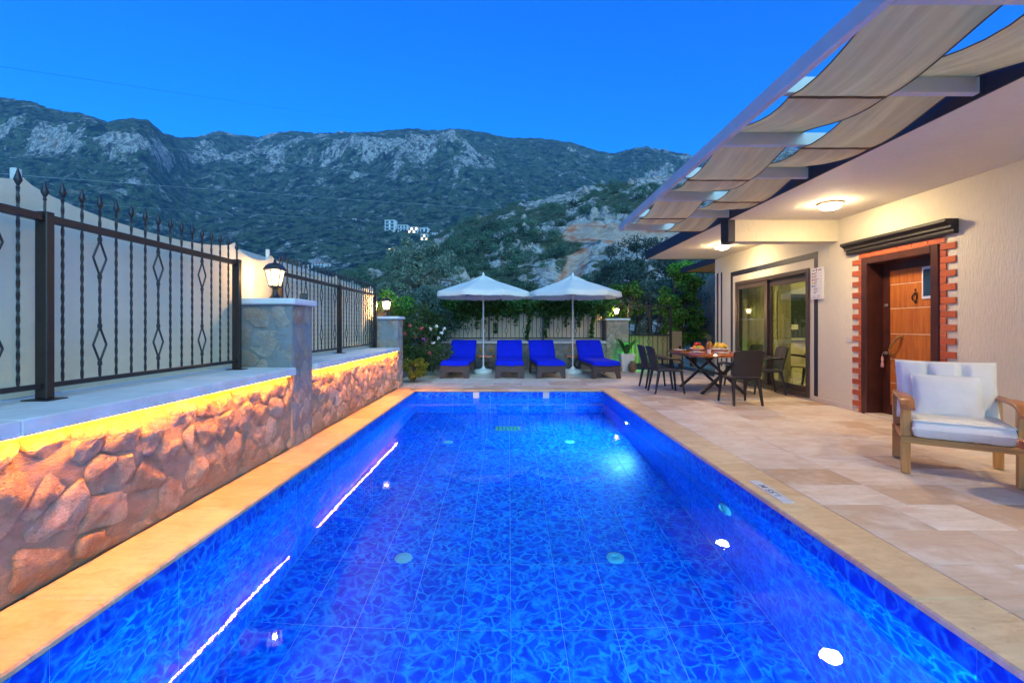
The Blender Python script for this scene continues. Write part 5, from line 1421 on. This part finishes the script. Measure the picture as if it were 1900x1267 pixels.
def tree(name, loc, h, crown, label, cat, leaf, nclump, nleaf, lsize, seed, trunk_r=.09, base=.35, clump=(.28, .5), aspect=.4, up=.3, group=None, bark='bark', trunk=True):
    """crown=(rx,ry,rz) about (0,0,h-rz); clumps ride on limbs"""
    rnd = np.random.default_rng(seed); rr = random.Random(seed)
    t = empty(name, loc); tag(t, label, cat, group)
    cz = h - crown[2]; cl = []; pts = []
    for k in range(nclump):
        v = rnd.normal(size=3); v /= np.linalg.norm(v); v[2] = v[2] * .9 + .12
        q = rnd.uniform(.35, 1.0) ** .5
        c = np.array([crown[0] * v[0] * q, crown[1] * v[1] * q, cz + crown[2] * v[2] * q]); c[2] = max(c[2], base * .6)
        rc = rnd.uniform(*clump) * (1.1 - .3 * q) ; cl.append(c)
        m = int(nleaf / nclump * rnd.uniform(.6, 1.4)); pts.append(clump_pts(rnd, m, c, (rc, rc, rc * .8), .25))
    V, F = leaf_quads(np.concatenate(pts), lsize, rnd, aspect, up)
    link('crown', np_mesh('crown', V, F, M[leaf]), t)
    if trunk:
        tm = MB(); p = [Vector((0, 0, -.1))]; 
        for k in range(1, 6): p.append(Vector((rr.uniform(-.06, .06) * k * h / 5, rr.uniform(-.06, .06) * k * h / 5, (cz - .0) * k / 5)))
        tm.tube(p, [trunk_r * (1.25 - .13 * k) for k in range(6)], 9)
        for c in cl[::max(1, len(cl) // 14)]:
            s0 = p[rr.choice([2, 3, 4, 5])]; e = Vector(c); mid = (s0 + e) / 2 + Vector((rr.uniform(-.1, .1), rr.uniform(-.1, .1), .12)) * (h / 3)
            tm.tube([s0, mid, e], [trunk_r * .5, trunk_r * .32, trunk_r * .12], 6)
        tm.build('trunk', M[bark], t, True)
    return t
# trees beyond the back wall
tree('olive_tree', (-3.25, 17.0, 0), 4.4, (1.75, 1.4, 1.6), 'pale silvery olive tree rising left of the first parasol', 'tree', 'olive', 90, 15000, .11, 1, .10, group='olive trees beyond the wall', clump=(.2, .42), up=.7)
tree('olive_tree', (-4.9, 19.5, 0), 3.2, (1.3, 1.2, 1.0), 'lower silvery olive tree behind the far left pillar', 'tree', 'olive', 36, 4500, .11, 2, .08, group='olive trees beyond the wall', clump=(.2, .42), up=.7)
tree('olive_tree', (-1.2, 21, 0), 3.1, (1.1, 1.0, .9), 'small olive tree showing between the two parasol tops', 'tree', 'olive', 30, 3000, .11, 33, .08, group='olive trees beyond the wall', clump=(.2, .42), up=.7)
tree('olive_tree', (5.4, 19.0, 0), 5.1, (1.7, 1.5, 2.0), 'tall grey-green olive tree right of the second parasol', 'tree', 'dark_leaf', 90, 12000, .12, 3, .13, group='olive trees beyond the wall', clump=(.25, .55), up=.5)
tree('olive_tree', (7.9, 18.0, 0), 5.4, (1.9, 1.6, 2.3), 'dark olive tree half hidden by the villa eaves', 'tree', 'dark_leaf', 90, 12000, .12, 4, .13, group='olive trees beyond the wall', clump=(.25, .55), up=.5)
tree('olive_tree', (3.9, 16.6, 0), 3.6, (1.0, .9, 1.5), 'slim dark olive tree behind the gate pillar', 'tree', 'dark_leaf', 50, 6000, .10, 5, .09, group='olive trees beyond the wall', clump=(.2, .42), up=.5)
tree('olive_tree', (6.3, 15.6, 0), 3.5, (1.3, 1.0, 1.6), 'dark tree crowding behind the iron gate', 'tree', 'dark_leaf', 60, 8000, .10, 6, .09, group='olive trees beyond the wall', clump=(.22, .45), up=.4)
tree('olive_tree', (4.75, 15.3, 0), 2.7, (.8, .6, 1.25), 'dark bush seen through the upper scrollwork of the gate', 'tree', 'dark_leaf', 50, 6500, .09, 61, .05, base=.3, clump=(.2, .36), up=.4)
tree('vine_tree', (5.5, 14.6, 0), 3.3, (.72, .6, 1.6), 'bright green creeper-clad column right of the gate', 'tree', 'vine', 64, 9500, .105, 7, .06, clump=(.18, .36), aspect=.7, up=-.2)
tree('vine_tree', (3.75, 15.2, 0), 2.75, (.75, .5, .75), 'bright green creeper above the lamp beside the gate', 'tree', 'vine', 30, 3000, .10, 8, .05, clump=(.18, .32), aspect=.7, up=-.2)
for k, (x, y, h, rx, rz, lab) in enumerate(((.6, 18.5, 2.6, 1.3, .9, 'dark shrub behind the back fence between the parasols'), (2.3, 17.8, 2.5, 1.2, .9, 'dark shrub behind the back fence under the second parasol'), (-6.6, 22, 3.1, 1.7, 1.2, 'dark tree beyond the second stretch of the left fence'), (-1.9, 16.2, 2.5, .9, .9, 'dark tree close behind the ivy left of the first parasol pole'))):
    tree('dark_tree', (x, y, 0), h, (rx, 1.0, rz), lab, 'tree', 'dark_leaf', 40, 4200, .11, 20 + k, .07, clump=(.25, .45), up=.2)
# flowering bush in the corner
bush_t = tree('oleander_bush', (-2.15, 11.75, 0), 1.75, (.68, 1.0, .9), 'flowering bush with red, white and purple blooms at the left corner', 'bush', 'oleander', 46, 5600, .105, 11, .03, base=.1, clump=(.18, .34), aspect=.24, up=.5)
rf = np.random.default_rng(4)
for nm, mt, sp in (('red_bloom', 'petal_pink', [(-2.35, 10.95, 1.28), (-2.12, 10.9, 1.18), (-2.2, 10.88, 1.02), (-2.05, 10.85, 1.22), (-1.86, 10.9, .62), (-2.45, 10.9, 1.1)]), ('white_bloom', 'petal_white', [(-1.72, 11.0, 1.26), (-1.60, 11.05, 1.10), (-1.68, 11.05, .98), (-1.86, 10.95, 1.2), (-1.80, 10.95, .86), (-1.55, 11.1, 1.2)]), ('purple_bloom', 'petal_purple', [(-1.98, 10.82, .95)])):
    for (x, y, z) in sp:
        C = clump_pts(rf, 16, (0, 0, 0), (.045, .045, .04), .2); V, F = leaf_quads(C, .045, rf, .8, .2)
        V = V + np.array([x + 2.15, y - 11.75, z]); link(nm, np_mesh(nm, V, F, M[mt]), bush_t)
tree('olive_bush', (-2.3, 13.0, 0), 2.45, (.85, .55, 1.15), 'tall blue-green bush behind the flowering bush', 'bush', 'dark_leaf', 46, 5600, .085, 12, .05, base=.3, clump=(.18, .36), up=.5)
tree('golden_shrub', (-2.12, 10.35, 0), .62, (.27, .30, .30), 'small round yellow-green shrub at the end of the stone wall', 'shrub', 'golden', 26, 2400, .05, 13, .012, base=.05, clump=(.07, .13), aspect=.6, up=.2)
# ivy on the back fence
rnd = np.random.default_rng(6); pts = []
for k in range(330):
    x = rnd.uniform(-2.3, 2.95); depth_ = .34 + .22 * fbm(np.array([x * 1.3]), np.array([.5]), 3, 8)[0] + rnd.uniform(-.05, .1) + .30 * max(0, (-.9 - x))
    n = int(30 * max(.5, depth_ / .3)); z = 1.93 - np.abs(rnd.normal(0, .5, n)) * depth_
    pts.append(np.stack([x + rnd.normal(0, .10, n), 13.46 + rnd.normal(0, .07, n), z + .10 * rnd.uniform(0, 1, n)], 1))
for (x, L, n) in ((-.35, .75, 70), (.58, .95, 90), (.62, .7, 60), (1.12, .85, 90), (1.20, .6, 50), (2.47, .85, 120), (2.1, .55, 60), (-.9, .6, 70), (1.7, .5, 50), (.25, .5, 40)):
    s = rnd.uniform(0, 1, n); pts.append(np.stack([x + .035 * np.sin(s * 6) + rnd.normal(0, .028, n), 13.44 + rnd.normal(0, .03, n), 1.78 - L * s], 1))
V, F = leaf_quads(np.concatenate(pts), .10, rnd, .8, -.4)
iv = empty('ivy', (.3, 13.5, .83)); tag(iv, 'green ivy hanging over the back fence', 'ivy')
o = link('foliage', np_mesh('foliage', V - np.array([.3, 13.5, .83]), F, M['ivy']), iv); tag(o, kind='stuff')
sm = MB()
for k in range(14): x = -2.5 + k * .38; sm.tube([(x + .1 * math.sin(q * 2 + k), .0, 1.05 - .06 * math.sin(q + k)) for q in range(1)] + [(x, 0, .02 if k % 4 == 0 else .8), (x + .1, -.02, .9), (x + .3, -.03, 1.05), (x + .5, -.02, 1.0)][1:], .008, 5) if False else sm.tube([(x, 0, .85), (x + .12, -.02, .98), (x + .3, -.03, 1.06), (x + .5, -.02, 1.0)], .008, 5)
sm.build('stem', M['bark'], iv, True)
# vine over the reed fence by the far left lamp
rf2 = empty('reed_fence', (-2.9, 11.6, 0)); tag(rf2, 'brown reed fence behind the far left lantern', 'fence')
rm = MB().tube([(0, 0, 0), (0, 0, 1.72)], .012, 6).mesh('reed', M['reed'], True)
rr = random.Random(2)
for k in range(78): link('reed', rm, rf2, (rr.uniform(-.015, .015), -1.95 + k * .050, rr.uniform(-.06, .04)))
for z in (.4, 1.2): MB().tube([(.02, -1.95, z), (.02, 1.95, z)], .008, 5).build('tie_wire', M['iron'], rf2)
pts = [clump_pts(rnd, 60, (-2.85 + rnd.uniform(-.08, .2), y, 1.72 + rnd.uniform(-.12, .28)), (.18, .2, .14), .2) for y in np.linspace(10.1, 13.2, 22)]
V, F = leaf_quads(np.concatenate(pts), .085, rnd, .6, -.2)
vn = empty('vine', (-2.85, 11.6, 1.5)); tag(vn, 'yellow-green vine trailing over the reed fence', 'vine'); o = link('foliage', np_mesh('foliage', V - np.array([-2.85, 11.6, 1.5]), F, M['vine']), vn); tag(o, kind='stuff')
# potted palm
pp = empty('potted_palm', (3.34, 12.95, 0)); tag(pp, 'palm with arching leaves in a square stone pot by the gate pillar', 'potted plant')
def sqloft(levels, c=(0, 0)):
    m = MB()
    for (h, z) in levels: m.v += [(c[0] - h, c[1] - h, z), (c[0] + h, c[1] - h, z), (c[0] + h, c[1] + h, z), (c[0] - h, c[1] + h, z)]
    for i in range(len(levels) - 1):
        for k in range(4): m.f.append((i * 4 + k, i * 4 + (k + 1) % 4, i * 4 + 4 + (k + 1) % 4, i * 4 + 4 + k))
    m.f.append((0, 1, 2, 3)); m.f.append(tuple(len(levels) * 4 - 4 + k for k in range(4))); return m
sqloft([(.15, 0), (.155, .02), (.185, .42), (.20, .425), (.205, .49), (.175, .49), (.17, .44)]).build('pot', M['ledge'], pp)
rr = random.Random(12)
for k in range(11):
    a = k * 2.4 + .4; L = rr.uniform(.55, .85); P = []; sp = rr.uniform(.35, .75)
    for j in range(10):
        q = j / 9; r_ = .04 + L * sp * q ** 1.3; z = .44 + L * (1.25 * q - 1.05 * q * q * sp) ; c = Vector((r_ * math.cos(a), r_ * math.sin(a), z)); wd = .07 * math.sin(math.pi * min(1, q * .85 + .12)) ** 1.5 + .004; tv = Vector((-math.sin(a), math.cos(a), 0))
        P.append([tuple(c - tv * wd + Vector((0, 0, .02 * wd / .07))), tuple(c), tuple(c + tv * wd + Vector((0, 0, .02 * wd / .07)))])
    MB().grid(P).build('leaf', M['palm'], pp, 'all')
jr = MB().lathe([(.07, 0), (.11, .08), (.12, .16), (.08, .24), (.05, .27), (.065, .30), (.055, .30), (.04, .27)], 18, caps=False).build('clay_jar', mk('brown_clay', (.22, .12, .06), .7, .3, 12, .2, 50), None, True, (3.42, 12.62, 0), (R(0), 0, 0)); tag(jr, 'small brown clay jar at the foot of the potted palm', 'jar')

# ================================================================== HILL SCRUB, BOULDERS
protos = []
for k in range(7):
    rnd = np.random.default_rng(100 + k); pts = []
    for c in range(11):
        v = rnd.normal(size=3); v /= np.linalg.norm(v); q = rnd.uniform(.3, 1) ** .5
        pts.append(clump_pts(rnd, 42, (v[0] * .62 * q, v[1] * .62 * q, .48 + .36 * v[2] * q), (.34, .34, .27), .35))
    V, F = leaf_quads(np.concatenate(pts), .145, rnd, .55, .3)
    protos.append((np_mesh('crown', V, F, M['scrub']), V, F))
trunk_m = MB().tube([(0, 0, -.25), (.02, .01, .2), (0, .03, .5)], [.05, .04, .02], 6).mesh('trunk', M['bark'], True)
rnd = np.random.default_rng(77)
cand = []
while len(cand) < 1900:
    t = rnd.uniform(-1.15, 1.2); Y = 46 + (205 - 46) * rnd.uniform(0, 1) ** .8; X = t * Y
    if track(np.array([X]), np.array([Y]))[0] > .25: continue
    dens = fbm(np.array([X / 16]), np.array([Y / 18]), 3, 44)[0] - .35 * max(0, min(1, (t - .05) * 2.2)) + .18
    if rnd.uniform() > dens * 2.2 + .38: continue
    sz = rnd.uniform(.9, 2.5) * (1.25 if rnd.uniform() < .25 else 1)
    cand.append((sz / Y * (1 if -.62 < t < .62 else .1), X, Y, sz))
cand.sort(reverse=True)
n_tree = 0
ca = np.array([(c[1], c[2]) for c in cand]); cz_ = hill_z(ca[:, 0] / ca[:, 1], ca[:, 1])
stV, stF, nb = [], [], 0
for i, (_, X, Y, sz) in enumerate(cand):
    pr_, V, F = protos[i % 7]; z = cz_[i] - .1 * sz
    a = rnd.uniform(0, 6.28); s3 = (sz * rnd.uniform(.9, 1.3), sz * rnd.uniform(.9, 1.3), sz * rnd.uniform(.8, 1.25))
    if n_tree < 290:
        t = empty('scrub_tree', (X, Y, z), a); t.scale = s3; tag(t, 'dark green scrub tree on the rocky hillside behind the terrace', 'tree', 'scrub trees dotted over the hillside')
        link('crown', pr_, t); link('trunk', trunk_m, t); n_tree += 1
    else:
        c, s = math.cos(a), math.sin(a); q = V[: (len(V) // 5 // 2) * 5]
        W_ = np.stack([(q[:, 0] * c - q[:, 1] * s) * s3[0] + X, (q[:, 0] * s + q[:, 1] * c) * s3[1] + Y, q[:, 2] * s3[2] + z], 1)
        k_ = np.arange(len(q) // 5)[:, None] * 5
        Fh = np.concatenate([k_ + np.array([[0, 3, 2, 1]]), k_ + np.array([[0, 4, 2, 3]])], 0)
        stV.append(W_); stF.append(Fh + nb); nb += len(W_)
o = link('distant_scrub', np_mesh('distant_scrub', np.concatenate(stV), np.concatenate(stF), M['scrub'])); tag(o, 'scrub growing in a mass over the upper hillside', None, None, 'stuff')
M['boulder'] = m_stone('limestone_boulder', [(.26, .245, .23), (.36, .335, .31), (.23, .215, .205), (.40, .365, .335)], (.2, .2, .18), .1, .8)
bp = []
for k in range(5):
    bm = bmesh.new(); bmesh.ops.create_icosphere(bm, subdivisions=3, radius=1); o_ = Vector((k * 9, 3, 1))
    for v in bm.verts:
        n_ = v.co.normalized(); f = 1 + .30 * mnoise.noise(n_ * 1.3 + o_) + .18 * mnoise.noise(n_ * 3.1 + o_) - .16 * abs(mnoise.noise(n_ * 5 + o_)) * 1.5
        v.co = n_ * f; v.co.z *= 1.1
    me = bpy.data.meshes.new('boulder'); bm.to_mesh(me); bm.free(); me.materials.append(M['boulder']); bp.append(me)
nbk = 0
while nbk < 240:
    t = rnd.uniform(-.45, .75); Y = rnd.uniform(55, 196); X = t * Y
    if fbm(np.array([X / 11]), np.array([Y / 13]), 4, 91)[0] + .25 * min(.6, max(-.5, t * 1.5)) < .02 or track(np.array([X]), np.array([Y]))[0] > .3: continue
    s = rnd.uniform(.4, 1.35) * (1.6 if rnd.uniform() < .15 else 1); z = float(hill_z(np.array([t]), np.array([Y]))[0])
    o = link('boulder', bp[nbk % 5], None, (X, Y, z + .1 * s), (rnd.uniform(-.3, .3), rnd.uniform(-.3, .3), rnd.uniform(0, 6.28)), (s * rnd.uniform(.7, 1.2), s * rnd.uniform(.7, 1.1), s * rnd.uniform(.8, 1.6)))
    tag(o, 'pale limestone boulder on the scrubby hillside', 'boulder', 'limestone boulders on the hillside'); nbk += 1

# ================================================================== FAR HOUSES
def hit_mountain(u, v):
    t = (u - 943) / 850; Ys = np.linspace(320, 1000, 400); z = mountain_z(np.full_like(Ys, t), Ys)
    vv = 606 - 850 * (z - 1.25) / Ys; i = int(np.argmax(vv < v)); return t * Ys[i], Ys[i], z[i]
M['wall_white'] = mk('white_render', (.70, .69, .66), .8, .08, .5, 0); M['win_dark'] = mk('far_window', (.05, .06, .08), .15, .1, 2, 0)
M['win_lit'] = emis('lit_window', (1.0, .62, .25), 1.6); M['tiles_red'] = mk('red_roof_tiles', (.36, .11, .06), .8, .25, 1.5, .3, 3, .1)
def far_house(u, v, wpx, hpx, label, roof='flat', lit=False, floors=2, ncol=3):
    x, y, z = hit_mountain(u, v); w, h = wpx / 850 * y, hpx / 850 * y; d = w * .7
    t = empty('hillside_house', (x, y, z - 1.0), R(-8)); tag(t, label, 'house', 'white houses on the far mountain slope')
    h += 1.0
    MB().box(-w / 2, w / 2, 0, d, -8, h).build('wall', M['wall_white'], t)
    for f in range(floors):
        z0 = 1.0 + (h - 1) * f / floors; fh = (h - 1) / floors
        MB().box(-w / 2 - .3, w / 2 + .3, -1.4, -.02, z0 - .12, z0 + .12).build('balcony', M['wall_white'], t)
        for c in range(ncol):
            cx = -w / 2 + w * (c + .5) / ncol; ww = w / ncol * .32
            MB().box(cx - ww, cx + ww, -.08, -.01, z0 + fh * .14, z0 + fh * .78).build('window', M['win_lit'] if lit and (c + f) % 2 == 0 else M['win_dark'], t)
    if roof == 'red':
        r_ = MB().add([(-w / 2 - .6, -.8, h), (w / 2 + .6, -.8, h), (w / 2 + .6, d + .8, h), (-w / 2 - .6, d + .8, h), (-w / 4, d / 2, h + w * .14), (w / 4, d / 2, h + w * .14)], [(0, 1, 5, 4), (1, 2, 5), (2, 3, 4, 5), (3, 0, 4), (0, 3, 2, 1)])
        r_.build('roof', M['tiles_red'], t)
    else:
        MB().box(-w / 2 - .4, w / 2 + .4, -1.2, d + .3, h + .01, h + .35).build('roof', M['wall_white'], t)
for a in ((723, 428, 19, 19, 'white three-storey frame house, leftmost of the lit cluster on the mountain', 'flat', False, 3, 2),
          (747, 430, 18, 12, 'low white house beside the three-storey house on the mountain', 'flat', False, 2, 3),
          (766, 433, 18, 11, 'white house with warm lit windows in the middle of the mountain cluster', 'flat', True, 2, 4),
          (787, 432, 15, 9, 'small white house with two windows right of the lit house', 'flat', False, 1, 2),
          (787, 446, 13, 11, 'white house below the cluster, next to the hill crest', 'flat', True, 2, 3),
          (770, 459, 13, 6, 'low white building half hidden by the hill crest', 'flat', False, 1, 2),
          (730, 467, 20, 6, 'white house with a red roof below the mountain cluster', 'red', True, 1, 4),
          (590, 497, 24, 8, 'white house with a red roof over the second left fence', 'red', False, 2, 4),
          (607, 496, 9, 6, 'small white house right of the red-roofed one above the left fence', 'red', False, 1, 2),
          (570, 499, 16, 6, 'low pale house left of the red-roofed one above the left fence', 'flat', False, 1, 3),
          (805, 436, 14, 4, 'red-roofed house peeping over the hill crest', 'red', False, 1, 3),
          (658, 410, 7, 3, 'tiny pale hut alone on the mountain slope', 'flat', False, 1, 1)):
    far_house(*a)
# neighbour's house with solar roof behind the left screen
nbh = empty('neighbour_house', (-6.6, 11.5, 0)); tag(nbh, 'neighbouring house behind the left screen, blue panelled roof edge showing', 'house')
MB().box(-1.5, 1.4, -3.2, 3.6, -.2, 2.55).build('wall', M['plaster'], nbh)
rfm = MB().add([(1.6, -3.4, 2.66), (1.6, 3.8, 2.60), (-1.9, 3.8, 3.0), (-1.9, -3.4, 3.06), (1.6, -3.4, 2.56), (1.6, 3.8, 2.50), (-1.9, 3.8, 2.9), (-1.9, -3.4, 2.96)], [(0, 1, 2, 3), (4, 7, 6, 5), (0, 4, 5, 1), (1, 5, 6, 2), (2, 6, 7, 3), (3, 7, 4, 0)])
rfm.build('roof', mk('blue_roof_panel', (.02, .04, .10), .25, .2, 3, 0), nbh)
MB().bar((1.63, -3.4, 2.63), (1.63, 3.8, 2.57), .05, .10).build('gutter', M['white_paint'], nbh)
# ================================================================== WIRES
M['cable'] = mk('cable_black', (.02, .02, .025), .6, .1, 5, 0); M['cable_pale'] = mk('cable_pale', (.42, .46, .50), .5, .1, 5, 0)
def wire(pts, r, sag, mat, label):
    a, b = Vector(pts[0]), Vector(pts[1]); P = []
    for i in range(41):
        q = i / 40; p = a.lerp(b, q); p.z -= sag * 4 * q * (1 - q); P.append(p)
    tag(MB().tube(P, r, 5).build('power_line', M[mat], None, True), label, 'power line', 'power lines across the valley')
def px(u, v, Y): return ((u - 943) / 850 * Y, Y, 1.25 + (606 - v) / 850 * Y)
wire([px(-1100, -40, 34), px(810, 243, 560)], .022, .2, 'cable', 'dark power line crossing the sky above the mountain ridge')
wire([px(-1100, 85, 66), px(880, 346, 500)], .035, 1.0, 'cable_pale', 'pale power line, highest of three against the mountain')
wire([px(-1100, 240, 66), px(1150, 402, 420)], .035, 1.0, 'cable_pale', 'pale power line, middle of three against the mountain')
wire([px(-1100, 300, 66), px(900, 420, 480)], .03, 1.0, 'cable_pale', 'pale power line, lowest of three against the mountain')
